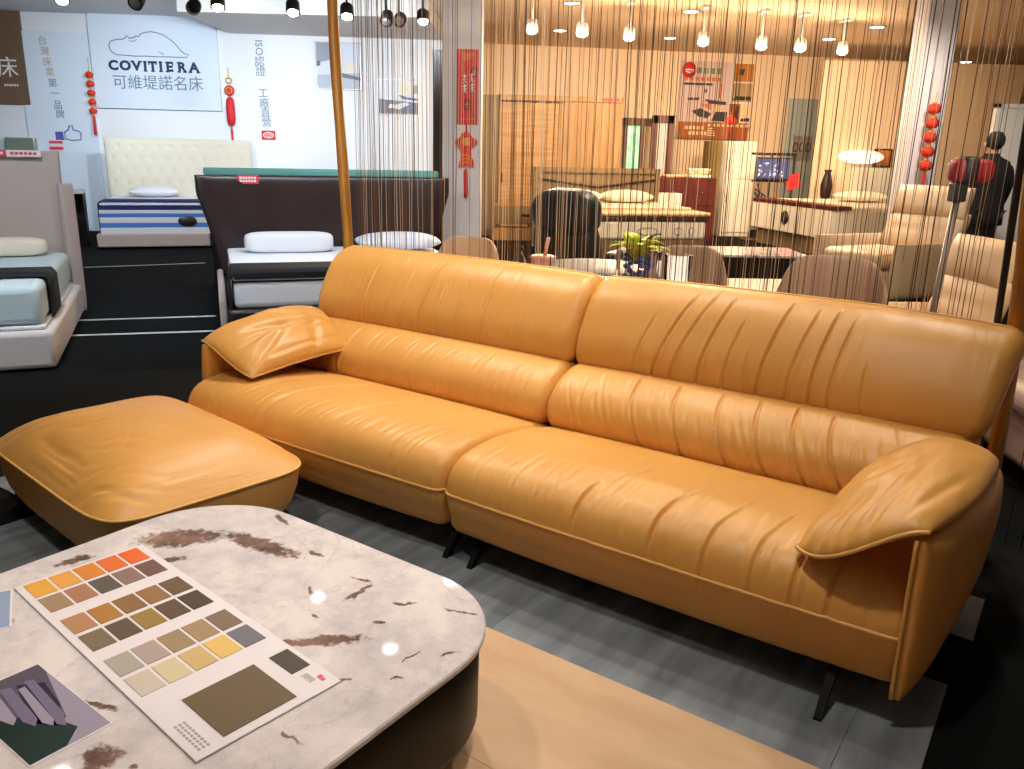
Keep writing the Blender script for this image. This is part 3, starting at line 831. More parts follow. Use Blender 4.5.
b.box(bx(61), -.046, bz(137), bx(66), -.04, bz(128.6)); b.build('thumb_mark', 'fb_blue', sb)
# ISO column of letters
iso, w, h = wallthing('wall_lettering', 'vertical grey lettering with red square mark on the white wall', 'lettering', 254, 40, 275, 142, off=.001)
def ix(px): return (px - 264.5) / 21 * w
def iz(py): return (142 - py) / 102 * h
o = letters('lettering', 'ISO', .165, 'grey_letter', iso, (ix(262), -.002, iz(48))); o.rotation_euler.y = PI / 2
for ch, y in zip('認證工廠直營', (62, 71.5, 93, 103, 112.5, 122)):
    letters('lettering', ch, .17, 'grey_letter', iso, (ix(262 + (y - 62) * .05), -.002, iz(y)))
b = B(); b.box(ix(260.5), -.012, iz(139.5), ix(271.5), 0, iz(130), .02, 2); mk = b.build('red_mark', 'red', iso)
b = B(); b.tube([Vector((ix(266 + 4 * math.cos(a)), -.014, iz(134.7 + 2.6 * math.sin(a)))) for a in [2 * PI * i / 18 for i in range(18)]], .01, 5, closed=True)
b.tube([Vector((ix(x), -.014, iz(y))) for (x, y) in ((263, 134.7), (266, 133.4), (269, 134.7), (266, 136))], .008, 5, closed=True); b.build('ring_mark', 'white', mk)

# brown sign at the far left
bs, w, h = wallthing('wall_sign', 'dark brown wall sign with white lettering at far left', 'sign', -45, 4, 19, 103, off=.002)
b = B(); b.box(-w / 2, -.05, 0, w / 2, 0, h, .006, 1); b.build('panel', 'brown_sign', bs)
letters('lettering', '床', .34, 'white', bs, (w / 2 - .29, -.052, h * .36), )
b = B()
for k in range(6): b.box(w / 2 - .38 + k * .04, -.053, h * .185, w / 2 - .355 + k * .04, -.05, h * .205)
b.build('small_print', 'white', bs)

# framed room pictures
def room_picture(label, x0, y0, x1, y1, style):
    t, w, h = wallthing('wall_picture', label, 'picture', x0, y0, x1, y1, off=.002)
    b = B(); b.box(-w / 2, -.03, 0, w / 2, 0, h, .003, 1); b.build('canvas', 'silver', t)
    for k, cc in (('pic_pale', (196, 206, 222)), ('pic_grey', (132, 140, 154)), ('pic_dark', (72, 82, 102)), ('pic_cream', (214, 206, 190)), ('pic_mid', (160, 170, 188))):
        if k not in M: M[k] = mat(k, rgb(*cc), .4)
    b = B()
    def P_(key, pts, d=.031): b.use(key).prism([((u - .5) * w, v * h) for (u, v) in pts], -d, -.03)
    P_('pic_pale', [(.02, .02), (.98, .02), (.98, .98), (.02, .98)])
    if style:
        P_('pic_mid', [(.02, .02), (.98, .02), (.98, .36), (.02, .30)], .0325)
        P_('pic_grey', [(.02, .55), (.30, .62), (.34, .98), (.02, .98)], .0325)
        P_('pic_dark', [(.55, .36), (.98, .26), (.98, .20), (.45, .28)], .034)
        P_('pic_cream', [(.62, .44), (.80, .60), (.95, .40), (.7, .36)], .034)
        P_('pic_dark', [(.02, .48), (.10, .5), (.10, .60), (.02, .6)], .034)
    else:
        P_('pic_dark', [(.02, .02), (.98, .02), (.98, .34), (.02, .44)], .0325)
        P_('pic_cream', [(.52, .58), (.98, .52), (.98, .92), (.52, .98)], .0325)
        P_('pic_pale', [(.30, .22), (.66, .36), (.78, .30), (.52, .14)], .034)
        P_('pic_cream', [(.24, .18), (.46, .18), (.52, .26), (.30, .30)], .0345)
        P_('pic_dark', [(.50, .55), (.58, .55), (.70, .50), (.98, .46), (.98, .40), (.6, .44)], .034)
        P_('pic_grey', [(.88, .60), (.98, .60), (.98, .84), (.88, .84)], .034)
    b.build('picture', None, t)
room_picture('grey room picture on the white wall, partly behind gold pole', 317, 43, 361, 89, 1)
room_picture('small blue grey bedroom picture on the white wall beside the column', 378, 80, 419, 114, 0)
# dark panel beside the column
p0, p1 = at(433, 175, 12.2), at(446, 50, 12.2)
b = B(); b.box(p0.x, 12.2, 0, p1.x + .1, 12.5, p1.z, .006, 1)
for k in range(9): b.box(p1.x - .03, 12.185, 1.2 + k * .18, p1.x + .06, 12.2, 1.3 + k * .18, .004, 1)
tag(b.build('partition_screen', 'black_gloss'), 'tall dark screen standing behind the white column with red couplet', 'panel')

# ---------------------------------------------------- hanging red ornaments
def ornament_string(label, top, n, r, gap, tail, yaw=0.0, group=None, cord=.25):
    t = thing('lantern_string', label, 'ornament', (top.x, top.y, top.z), yaw, group)
    b = B(); b.tube([(0, 0, 0), (0, 0, -cord - n * gap - tail * .2)], .006, 6); b.build('cord', 'gold', t)
    for k in range(n):
        z = -cord - gap * (k + .5)
        b = B(); prof = []
        for i in range(1, 12):
            a = -PI / 2 + PI * i / 12; prof.append((r * math.cos(a) * (1 + .05 * (i % 2)), z + r * .82 * math.sin(a)))
        b.lathe(prof, 16); l = b.build('lantern', 'red_orange', t)
        for e_ in (.88, -.88): b = B(); b.lathe([(r * .34, z + r * (e_ - .1)), (r * .34, z + r * (e_ + .1))], 10); b.build('rim', 'gold', l)
    z = -cord - gap * n
    b = B(); b.lathe([(.008, z), (.02, z - .03), (.026, z - tail), (.012, z - tail - .01)], 10); b.build('tassel', 'red', t)
    return t
p = onplane(91, 58, PL, WY); n_ = Vector((math.sin(WY), -math.cos(WY), 0))
ornament_string('string of five red lantern balls hanging on the wall left of the sign panel', p + n_ * .14, 5, .062, .142, .30, cord=.2)
p = at(937, 92, 10.45)
ornament_string('string of five red lantern balls hanging on the right column', p, 5, .080, .166, .38, cord=.11)
# red tassel ornament right of the sign
p = onplane(229, 68, PL, WY) + n_ * .07
t = thing('tassel_ornament', 'red round knot ornament with long tassel right of the sign panel', 'ornament', p, WY)
b = B(); b.tube([(0, 0, 0), (0, 0, -.17)], .006, 6); b.build('cord', 'gold', t)
b = B(); b.tube([(.05 * math.sin(a), 0, -.2 + .04 * math.cos(a)) for a in [2 * PI * i / 14 for i in range(14)]], .010, 6, closed=True); b.build('loop', 'gold', t)
b = B(); b.lathe([(.02, -.03), (.075, -.022), (.085, 0), (.075, .022), (.02, .03)], 20, mtx=Matrix.Translation((0, 0, -.36)) @ Matrix.Rotation(PI / 2, 4, 'X')); d = b.build('knot_disc', 'red', t)
b = B(); b.tube([(.05 * math.sin(a), -.031, -.36 + .05 * math.cos(a)) for a in [2 * PI * i / 14 for i in range(14)]], .008, 6, closed=True); b.build('ring', 'gold', d)
b = B(); b.lathe([(.02, -.46), (.058, -.50), (.072, -.62), (.072, -.82), (.055, -.90), (.015, -.93)], 18); b.build('fish_body', 'red', t)
b = B(); b.lathe([(.006, -.93), (.018, -1.0), (.016, -1.2), (.008, -1.22)], 8); b.build('tassel', 'red', t)
# couplet and fish ornament on the left column (front face at Y=7.5)
CF = (0, 10.2)
t, w, h = wallthing('couplet_banner', 'red paper couplet banner with white brush strokes on the left column', 'banner', 456.5, 49.5, 479, 124.5, P=CF, yaw=0, off=.002)
b = B(); b.box(-w / 2, -.004, 0, w / 2, 0, h); b.build('paper', 'red', t)
b = B()
def stroke(key, pts, r=.006): b.use(key).tube([Vector((u * w, -.0055, v * h)) for (u, v) in pts], r, 5)
for (ox, oy) in ((-.26, .60), (.06, .62), (-.24, .47), (.10, .49)):     # four white brush marks
    stroke('white', [(ox, oy + .04), (ox + .22, oy + .05)], .007); stroke('white', [(ox + .11, oy + .07), (ox + .10, oy - .04)], .008)
    stroke('white', [(ox + .02, oy), (ox + .2, oy + .01)], .006); stroke('white', [(ox + .04, oy - .05), (ox + .13, oy - .01), (ox + .22, oy - .05)], .006)
b.build('calligraphy', None, t); b = B()
for k in range(4): stroke('gold', [(-.3 + .02 * k, .93 - .025 * k), (.3 - .03 * k, .945 - .02 * k)], .004)
b.build('gold_heading', None, t); b = B()
for (a0, cx_, cy_, rr) in ((0, .3, .70, .14), (0, -.02, .27, .16)):
    b = B()
    stroke('emblem', [(cx_ + rr * math.cos(a), cy_ + rr * .45 * math.sin(a)) for a in [i * .7 for i in range(9)]], .007)
    stroke('silver', [(cx_ - rr * .8, cy_), (cx_ + rr * .8, cy_ + .01)], .006); stroke('silver', [(cx_, cy_ + .05), (cx_, cy_ - .05)], .006)
    b.build('seal_mark', None, t)
b = B()
for k in range(5): stroke('gold', [(-.32 + k * .14, .07), (-.24 + k * .14, .085)], .004)
b.build('gold_specks', None, t)
t, w, h = wallthing('fish_ornament', 'red felt carp ornament with gold character and tassel hanging below the couplet', 'ornament', 454, 124, 478.5, 205, P=CF, yaw=0, off=.004)
W_, H_ = w, h
def fx(px): return (px - 466.2) / 24.5 * W_
def fz(py): return (205 - py) / 81 * H_
fish = [(466, 132), (470, 133), (472, 137), (477, 140), (478.5, 143), (474, 146), (471, 150), (472, 156), (474, 161), (474, 167), (466, 165.5), (458, 167.5), (460, 160), (461, 153), (458.5, 147), (455, 144), (455.5, 140.5), (460, 137), (462, 133)]
b = B(); b.prism([(fx(x), fz(y)) for (x, y) in fish], -.018, 0); bd = b.build('felt_body', 'red_orange', t)
me_ = letters('character', '福', .10, 'gold', bd, (fx(466), -.019, fz(142)), bold=.002)
b = B()
for k in range(3): b.tube([Vector((fx(460.5 + k), -.02, fz(156 + k * 3.5))), Vector((fx(466), -.02, fz(154 + k * 3.5))), Vector((fx(472), -.02, fz(157 + k * 3)))], .004, 5)
b.build('scales', 'gold', bd)
b = B(); b.tube([(fx(466.5), -.008, fz(124)), (fx(466.5), -.008, fz(133))], .012, 6); b.build('cord', 'red', t)
b = B(); b.lathe([(.012, 0), (.026, -.03), (.030, -.3), (.022, -.335)], 12, c=(fx(466), -.022, fz(168))); b.build('tassel', 'red', t)

# ================================================================== BEDS
def bed_runner_geo(b, hw, y0, y1, zt, dropL, dropR, th=.012):
    xs = [(-hw - .014, zt - dropL), (-hw - .014, zt - .03), (-hw + .01, zt + .008), (hw - .01, zt + .008), (hw + .014, zt - .03), (hw + .014, zt - dropR)]
    rings = []
    path = [Vector((x, 0, z)) for x, z in xs]
    n = 12
    fine = []
    for a, c in zip(path[:-1], path[1:]):
        for k in range(n): fine.append(a.lerp(c, k / n))
    fine.append(path[-1])
    rings = []
    for i, p in enumerate(fine):
        t = fine[min(i + 1, len(fine) - 1)] - fine[max(i - 1, 0)]; t.normalize(); nn = Vector((-t.z, 0, t.x))
        wv = .006 * math.sin(i * .6)
        rings.append([(p.x, y0 + wv, p.z), (p.x, y1 + wv, p.z), (p.x + nn.x * th, y1 + wv, p.z + nn.z * th), (p.x + nn.x * th, y0 + wv, p.z + nn.z * th)])
    b.ringsurf(rings)
    return b
def pillow_geo(b, a, c, t):
    # a x c cushion of height 2t, drawn-in corners
    def f(u, v):
        x, y = (2 * u - 1), (2 * v - 1)
        return (a * x * (1 - .05 * y * y), c * y * (1 - .05 * x * x), t + .0 * x)
    return b.pillow(f, t, 26, 20, 2.4)

# --- left bed, greige upholstery; foot towards us
LB = atz(58, 370, 0); LY = R(22.5)
LBW = 1.9
bed = thing('bed', 'greige upholstered bed with pale blue quilted mattress at far left', 'bed', W(LB, LY, (-LBW / 2, 0, 0)), LY)
lbl = bed.location.copy()
b = B(); b.box(-LBW / 2, 0, .012, LBW / 2, 2.1, .27, .035, 3); b.build('bed_base', 'greige_pale', bed)
b = B(); b.box(-LBW / 2 + .05, .06, .272, LBW / 2 - .05, 2.0, .30, .01); b.build('mattress_edge', 'linen', bed)
b = B(); b.box(-LBW / 2 + .06, .06, .30, LBW / 2 - .06, 2.0, .565, .05, 4); b.build('mattress', 'quilt_blue', bed)
def bow(u, v):
    return ((u - .5) * (LBW - .06 - .05 * (1 - v)) - .03, 2.13 - .06 * v * v + .10 * v, .05 + 1.36 * v)
b = B(); b.pillow(bow, .055, 30, 24, 8, .03, lambda u, v: .03 * math.exp(-((v - .66) / .012) ** 2)); hbd = b.build('headboard', 'greige', bed)
b = B(); b.pillow(lambda u, v: (LBW / 2 - .08 + .09 * u, 2.02 + .10 * u + .02, .02 + 1.12 * v), .02, 8, 12, 6, .015); b.build('side_wing', 'greige', bed)
b = B(); bed_runner_geo(b, LBW / 2 - .06, .42, .88, .567, .28, .28)
tag(b.build('bed_runner', 'black_cloth', loc=bed.location, yaw=LY), 'black cloth runner across the pale blue mattress at far left', 'runner')
b = B(); b.sell(.36, .13, .075, .5, .5, (0, 0, .075)); tag(b.build('bolster_pillow', 'linen_warm', loc=W(lbl, LY, (.40, 1.78, .567)), yaw=LY), 'long off-white bolster pillow against the greige headboard', 'pillow')
q = at(8, 156, 7.5)
for k, (px, wd, lab) in enumerate(((2, .085, 'pinkish red printed tag on left end of greige headboard'), (29, .125, 'white printed tag with pink rim on greige headboard'))):
    a = at(px, 157, 7.38)
    t = thing('price_tag', lab, 'tag', W(lbl, LY, (0, 0, 0)), LY)
    pos = a - t.location; c_, s_ = math.cos(-LY), math.sin(-LY)
    lx, lz = pos.x * c_ - pos.y * s_, a.z
    t.location = W(lbl, LY, (lx, 2.06, 1.36))
    b = B(); b.box(-wd, -.012, -.0, wd, -.006, .055); b.build('card', 'label_red' if k == 0 else 'paper', t)
    b = B()
    for i in range(6): b.box(-wd * .8 + i * wd * .27, -.014, .018, -wd * .8 + i * wd * .27 + wd * .2, -.012, .038)
    b.build('print', 'white' if k == 0 else 'label_red', t)
# cloth box on the wall above
t, w, h = wallthing('wall_speaker', 'grey green box on the wall above the greige headboard', 'box', 10.5, 138, 38, 152, off=.002)
b = B(); b.box(-w / 2, -.14, 0, w / 2, 0, h, .012, 2); b.build('case', 'silver', t)
b = B(); b.box(-w / 2 + .015, -.148, .012, w / 2 - .015, -.14, h - .012, .006, 1); b.build('front_cloth', 'boxgrey', t)
# small red and white notice on board
t, w, h = wallthing('notice', 'small red striped notice on the pale blue board', 'notice', 52, 140, 64, 153, off=.05)
b = B(); b.box(-w / 2, -.006, 0, w / 2, 0, h); b.build('card', 'paper', t)
b = B(); b.box(-w / 2, -.009, h * .25, w / 2, -.006, h * .48); b.box(-w / 2, -.009, h * .72, w / 2, -.006, h * .92); b.build('stripe', 'label_red', t)

# --- second bed behind, blue runner
SB = atz(83, 296, 0); 
bed = thing('bed', 'white bed with navy runner hidden behind the greige headboard', 'bed', W(SB, R(27), (-.93, 0, 0)), R(27))
b = B(); b.box(-.90, 0, .012, .90, 2.0, .28, .03, 2); b.build('bed_base', 'quilt_blue', bed)
b = B(); b.box(-.90, .03, .28, .90, 2.0, .56, .05, 3); b.build('mattress', 'linen', bed)
b = B(); b.box(-.92, 1.99, .02, .88, 2.06, .52, .02, 2); b.build('headboard', 'greige_pale', bed)
b = B(); bed_runner_geo(b, .90, 1.25, 1.75, .562, .30, .50); tag(b.build('bed_runner', 'navy_cloth', loc=bed.location, yaw=R(27)), 'navy cloth runner hanging off white bed behind the greige headboard', 'runner')
nsp = at(76, 232, 12.3)
ns = thing('nightstand', 'small open dark nightstand by the pale blue board', 'nightstand', (nsp.x, 12.3, 0), LY)
ns.scale = (.62, 1, 1)
b = B(); b.box(-.24, 0, 0, .24, .4, .42, .008); b.box(-.24, 0, .42, -.215, .4, .75); b.box(.215, 0, .42, .24, .4, .75); b.box(-.24, .385, .42, .24, .4, .75); b.build('carcass', 'black_gloss', ns)
b = B(); b.box(-.26, -.01, .75, .26, .41, .80, .006); b.build('top', 'greige_pale', ns)

# --- striped bed
TB = atz(98, 250, 0); TY = R(20)
TBW = 2.3
bed = thing('bed', 'blue and white striped bed with beige tufted headboard under the sign panel', 'bed', W(TB, TY, (TBW / 2, 0, 0)), TY)
b = B(); b.box(-TBW / 2, 0, .03, TBW / 2, 1.95, .22, .02, 2); bb = b.build('bed_base', 'greige', bed)
b = B(); b.box(TBW / 2 - .78, -.006, .03, TBW / 2 - .75, 0, .22); b.build('gap', 'black_metal', bb)
b = B()
zs = [(.22, .31, 'linen'), (.31, .375, 'blue_stripe'), (.375, .455, 'linen'), (.455, .51, 'blue_stripe'), (.51, .56, 'linen'), (.56, .62, 'navy_cloth')]
for z0, z1, k in zs: b.use(k).box(-TBW / 2 + .06, .03, z0, TBW / 2 - .06, 1.9, z1, .004, 1)
b.use('linen').box(-TBW / 2 + .07, .06, .62, TBW / 2 - .07, 1.9, .655, .025, 2)
b.build('mattress', None, bed)
def tuft(u, v):
    return ((u - .5) * (TBW - .05), 1.97 + .03 * v, .10 + 1.47 * v)
def tuftc(u, v):
    s_ = 0
    for j in range(4):
        for i in range(11):
            uu = (i + .5 + .5 * (j % 2)) / 11.5; vv = .52 + j * .13
            s_ += .028 * math.exp(-(((u - uu) / .012) ** 2 + ((v - vv) / .02) ** 2))
    return s_
b = B(); b.pillow(tuft, .05, 90, 60, 12, .03, lambda u, v: tuftc(u, v)); b.build('headboard', 'beige_tuft', bed)
b = B(); bed_runner_geo(b, TBW / 2 - .06, .15, .75, .657, .46, .2); tag(b.build('bed_runner', 'navy_cloth', loc=bed.location, yaw=TY), 'navy cloth runner hanging at the left side of striped bed', 'runner')
b = B(); pillow_geo(b, .38, .22, .085); tag(b.build('pillow', 'linen', loc=W(bed.location, TY, (-.42, 1.6, .657)), yaw=TY), 'white pillow lying on the striped bed', 'pillow')
p = at(182, 225, 11.75)
b = B(); b.lathe([(.02, 0), (.12, .004), (.13, .014), (.12, .022), (.02, .026)], 24, mtx=Matrix.Rotation(PI / 2, 4, 'X'))
bp_ = b.build('emblem_plate', 'emblem', bed); bp_.location = ((182 - 98) * 11.8 / 819 - TBW / 2 + .02, .03, .40); bp_.scale = (1, 1, .6)

# --- espresso bed
DBP = atz(226, 340, 0); DY = R(20); DW = 2.15
dbl = W(DBP, DY, (DW / 2 + .03, 0, 0))
bed = thing('bed', 'dark espresso leather bed with tall flared headboard and white mattress', 'bed', dbl, DY)
b = B(); b.box(-DW / 2, 0, .012, DW / 2, 2.0, .24, .03, 2); b.build('bed_base', 'espresso', bed)
b = B(); b.box(-DW / 2 - .06, .10, .05, -DW / 2, 1.95, .30, .02, 2); b.build('side_rail', 'greige', bed)
b = B(); b.box(-DW / 2 + .05, .02, .24, DW / 2 - .05, 1.95, .455, .05, 4); b.box(-DW / 2 + .05, .02, .462, DW / 2 - .05, 1.95, .505, .02, 3); b.build('mattress', 'linen', bed)
b = B(); b.box(-DW / 2 + .045, .015, .452, DW / 2 - .045, 1.96, .464, .005, 1); b.build('mattress_tape', 'black_cloth', bed)
def flare(u, v):
    hw = 1.07 + .20 * min(1, v / .85) ** 1.6 - .012 * max(0, v - .9) * 10 * .1
    x = (2 * u - 1) * hw
    return (x, 2.02 + .05 * v - .10 * abs(2 * u - 1) ** 3 * v, .02 + 1.19 * v)
b = B(); b.pillow(flare, .035, 50, 26, 14, .035, lambda u, v: .005 * noise.noise(Vector((u * 6, v * 3, 0)))); b.build('headboard', 'espresso', bed)
b = B(); bed_runner_geo(b, DW / 2 - .05, .01, .62, .507, .42, .42); b.box(-DW / 2 + .06, .005, .478, DW / 2 - .06, .02, .515, .005, 1); rn = b.build('bed_runner', 'black_cloth', loc=dbl, yaw=DY)
tag(rn, 'black cloth runner with white lettering across the white mattress', 'runner')
b = B()                                        # white illegible lettering on the runner
for k, (x, l_) in enumerate(((-.10, .05), (-.03, .09), (.08, .03), (.13, .10), (.25, .06), (.34, .09))):
    b.tube([(x, .24, .522), (x + l_ * .5, .33, .522), (x + l_, .25, .522)], .008, 5); b.box(x, .27, .520, x + l_, .285, .5245)
b.build('lettering', 'white', rn)
for k, (x, lab) in enumerate(((-.45, 'white bolster pillow on the espresso bed, left of gold pole'), (.62, 'white pillow on the espresso bed, behind the string curtain'))):
    b = B()
    if k == 0: b.sell(.42, .14, .095, .4, .5, (0, 0, .095), 40, 20)
    else: pillow_geo(b, .42, .24, .09)
    tag(b.build('pillow', 'linen', loc=W(dbl, DY, (x, 1.55, .507)), yaw=DY), lab, 'pillow')
a = at(249, 180, 8.9)
t = thing('price_tag', 'pinkish red printed tag on top of the espresso headboard', 'tag', W(dbl, DY, (-.78, 1.985, 1.13)), DY)
b = B(); b.box(-.10, -.012, -.0, .10, -.005, .085); b.build('card', 'label_red', t)
b = B()
for r_ in range(2):
    for i in range(6): b.box(-.08 + i * .027, -.014, .018 + r_ * .03, -.06 + i * .027, -.012, .038 + r_ * .03)
b.build('print', 'white', t)
# headboard with teal pad behind
t = thing('headboard', 'black headboard with teal padded top rail standing behind the espresso bed', 'headboard', W(dbl, DY, (.08, 2.75, 0)), DY)
b = B(); b.box(-1.24, 0, 0, 1.24, .10, 1.18, .01); b.build('panel', 'black_gloss', t)
b = B(); b.box(-1.28, -.03, 1.182, 1.28, .14, 1.26, .02, 3); b.build('top_pad', 'teal', t)

# ================================================== WARM SIDE OF THE SHOW ROOM
GY = R(8)
# --- oak wardrobe
wl = atz(497, 236, 0); WW, WH, WD = 2.20, 2.46, .62
wd = thing('wardrobe', 'wide oak wardrobe with two sliding doors at the back wall', 'wardrobe', W((wl.x, 15.2, 0), R(4), (WW / 2, 0, 0)), R(4))
b = B(); b.box(-WW / 2, 0, 0, -WW / 2 + .03, WD, WH); b.box(WW / 2 - .03, 0, 0, WW / 2, WD, WH); b.box(-WW / 2, .0, WH - .09, WW / 2, WD, WH); b.box(-WW / 2, 0, 0, WW / 2, WD, .08); b.box(-WW / 2, WD - .02, 0, WW / 2, WD, WH)
b.build('carcass', 'oak', wd)
b = B(); b.box(-WW / 2 - .30, .05, 0, -WW / 2 - .005, WD, WH - .01, .004, 1); b.build('side_panel', 'oak_grey', wd)
for k, (xa, xb, yy, key) in enumerate(((-WW / 2 + .03, .02, .05, 'oak_h'), (.0, WW / 2 - .03, .02, 'oak'))):
    b = B(); b.box(xa, yy, .08, xb, yy + .025, WH - .095, .003, 1); d = b.build('sliding_door', key, wd)
    hx = xa + .03 if k == 0 else xb - .09
    b = B(); b.box(hx, yy - .006, .95, hx + .022, yy, 1.12, .004, 1); b.build('handle', 'dark_wood', d)
b = B(); b.box(-WW / 2 + .03, .012, WH - .12, .02, .04, WH - .09); b.build('rail', 'dark_wood', wd)
b = B(); b.box(.72, -.004, WH - .06, 1.02, 0, WH - .02); tag(b.build('name_strip', 'label_red', wd), 'small red strip')

# --- nightstand
t = thing('nightstand', 'grey oak nightstand with one drawer beside the taupe headboard', 'nightstand', (at(518, 234, 14.3).x, 14.2, 0), R(6))
b = B(); b.box(-.40, 0, .30, .40, .42, .60, .006, 1); b.build('carcass', 'oak_grey', t)
b = B(); b.box(-.42, -.01, .60, .42, .43, .635, .004, 1); b.build('top', 'oak', t)
b = B(); b.box(-.18, -.016, .33, .38, 0, .585, .004, 1); d = b.build('drawer', 'oak_grey', t)
b = B(); b.box(.06, -.03, .43, .20, -.016, .48, .006, 1); b.build('handle', 'black_metal', d)
b = B(); b.box(-.42, .0, .03, .30, .40, .24, .006, 1); b.build('lower_shelf', 'oak', t)
b = B(); b.box(-.35, .05, 0, .25, .38, .03); b.box(-.35, .1, .24, -.3, .38, .30); b.box(.2, .1, .24, .25, .38, .30); b.build('plinth', 'dark_wood', t)

# --- taupe bed
hb = at(597, 165, 13.6)
TBY = R(13); tbl_ = W((hb.x, 13.6, 0), TBY, (0, -2.05, 0))
bed = thing('bed', 'bed with taupe wood headboard, brown band and white drawer front', 'bed', tbl_, TBY)
b = B(); b.box(-.98, 0, .05, .98, 2.0, .36, .01, 1); b.build('bed_base', 'taupe', bed)
b = B(); b.box(-.86, -.02, .36, .98, 1.9, .60, .03, 2); m_ = b.build('mattress', 'linen_warm', bed)
for x0_, x1_ in ((-.05, .26), (.50, .62), (.72, .80)):
    b = B(); b.tube([Vector(((x0_ + x1_) / 2 + (x1_ - x0_) / 2 * math.cos(a), -.024, .47 + .05 * math.sin(a))) for a in [2 * PI * i / 16 for i in range(16)]], .010, 5, closed=True); b.build('woven_label', 'greige', m_)
b = B(); b.box(-.90, -.03, .602, 1.02, 1.0, .67, .02, 2); b.build('brown_band', 'dark_wood', bed)
b = B(); b.box(-.92, -.04, .672, 1.04, 1.92, .73, .025, 2); b.build('throw', 'tan_fabric', bed)
b = B(); b.box(-.90, .55, .731, 1.0, 1.93, .76, .015, 2); b.build('sheet', 'linen_warm', bed)
b = B(); b.box(-1.04, 2.0, 0, 1.04, 2.10, 1.27, .01, 1); b.box(-1.06, 1.97, 0, -.99, 2.0, 1.27); b.box(.99, 1.97, 0, 1.06, 2.0, 1.27); b.box(-1.06, 1.97, 1.20, 1.06, 2.0, 1.28); hbo = b.build('headboard', 'taupe', bed)
b = B(); b.tube([(-.98, 1.985, 1.10), (.0, 1.985, .98), (.98, 1.985, 1.10)], .014, 6); b.build('inlay', 'dark_wood', hbo)
for k, (x, lab) in enumerate(((-.48, 'white pillow on taupe bed, behind black recliner'), (.36, 'white pillow on taupe bed, the right of the two'))):
    b = B(); pillow_geo(b, .40, .24, .10); tag(b.build('pillow', 'linen_warm', loc=W(tbl_, TBY, (x, 1.60, .761)), yaw=TBY), lab, 'pillow')

M['door_brown'] = mat('red_brown_wood', rgb(104, 52, 28), .5, var=(3, rgb(84, 40, 22), (5, 5, 1)))
# --- doorway with view, at the back wall (red-brown frames)
dp = at(640, 200, 16.9)
for (nm, x0, x1, zt, yy) in (('door_1', 620, 655, at(640, 118, 16.9).z, 16.95), ('door_2', 650, 671, at(660, 115, 16.4).z, 16.5)):
    a, c = at(x0, 160, yy).x, at(x1, 160, yy).x
    b = B(); f = .11
    b.box(a, yy, 0, a + f, yy + .08, zt); b.box(c - f, yy, 0, c, yy + .08, zt); b.box(a, yy, zt - f * 1.3, c, yy + .08, zt); b.box(a, yy, 0, c, yy + .08, .2)
    if nm == 'door_1': b.box((a + c) / 2 + .02, yy - .02, 0, (a + c) / 2 + .10, yy + .06, zt)
    o = b.build(nm, 'door_brown'); tag(o, kind='structure')
    M['outside'] = M.get('outside') or mat('daylight_foliage', rgb(120, 190, 130), .9, emit=(rgb(130, 200, 150), 1.2), var=(9, rgb(210, 235, 225)))
    if nm == 'door_1':
        b = B(); b.box(a + f, yy + .04, .2, (a + c) / 2 + .02, yy + .05, zt - f * 1.3); b.build('window_pane', 'outside', o)
        b = B(); b.box((a + c) / 2 + .10, yy + .04, .2, c - f, yy + .05, zt - f * 1.3); b.build('door_leaf', 'wall_warm', o)
    else:
        b = B(); b.box(a + f, yy + .03, .2, c - f, yy + .05, zt - f * 1.3); b.build('mirror_pane', 'greige_pale', o)
# --- mahogany cabinet with things on it
cx0, cx1 = at(659, 190, 15.2).x, at(717, 190, 15.2).x
cz = at(690, 178, 15.2).z
t = thing('cabinet', 'dark red mahogany cabinet under the poster, right of doorway', 'cabinet', ((cx0 + cx1) / 2, 15.2, 0), R(5))
hw = (cx1 - cx0) / 2
b = B(); b.box(-hw, .02, 0, hw, .5, cz, .006, 1); b.build('carcass', 'mahogany', t)
for k in range(2):
    for s_ in (-1, 1):
        b = B(); b.box(min(s_ * .01, s_ * (hw - .02)), 0, .08 + k * cz / 2, max(s_ * .01, s_ * (hw - .02)), .02, cz / 2 - .02 + k * cz / 2, .004, 1); d = b.build('drawer', 'mahogany', t)
        b = B(); b.sell(.02, .02, .02, 1, 1, (s_ * hw * .5, -.018, .3 + k * cz / 2), 12, 8); b.build('knob', 'chrome', d)
rq = random.Random(2)
for k, (dx, z0, w_, h_, key, lab) in enumerate(((-.22, 0, .19, .05, 'tan_fabric', 'tan folded bundle on the mahogany cabinet, left'), (.24, 0, .20, .06, 'linen_warm', 'cream folded cloth on the mahogany cabinet, lower of the pile'), (.24, .062, .19, .05, 'tan_fabric', 'tan folded cloth on the mahogany cabinet, middle of the pile'), (.24, .114, .20, .05, 'linen_warm', 'cream folded cloth on the mahogany cabinet, topmost of the pile'))):
    b = B(); b.box(-w_, -.16, 0, w_, .16, h_, .022, 3); b.box(-w_ * .96, -.165, h_ * .42, w_ * .96, -.15, h_ * .58, .003, 1)
    tag(b.build('folded_cloth', key, loc=W(t.location, R(5), (dx, .25, cz + z0 + .001)), yaw=R(rq.uniform(-4, 12))), lab, 'cloth')
cb = at(676, 196, 13.9)
t = thing('carton', 'cream carton box standing by the taupe bed', 'box', (cb.x, 14.6, 0), R(5))
b = B(); b.box(-.24, 0, 0, .24, .30, .86, .006, 1); b.box(-.235, -.004, .70, .235, 0, .72); b.build('box_body', 'linen_warm', t)
b = B(); b.box(-.03, -.006, .72, .03, -.004, .862); b.build('tape', 'tan_fabric', t)
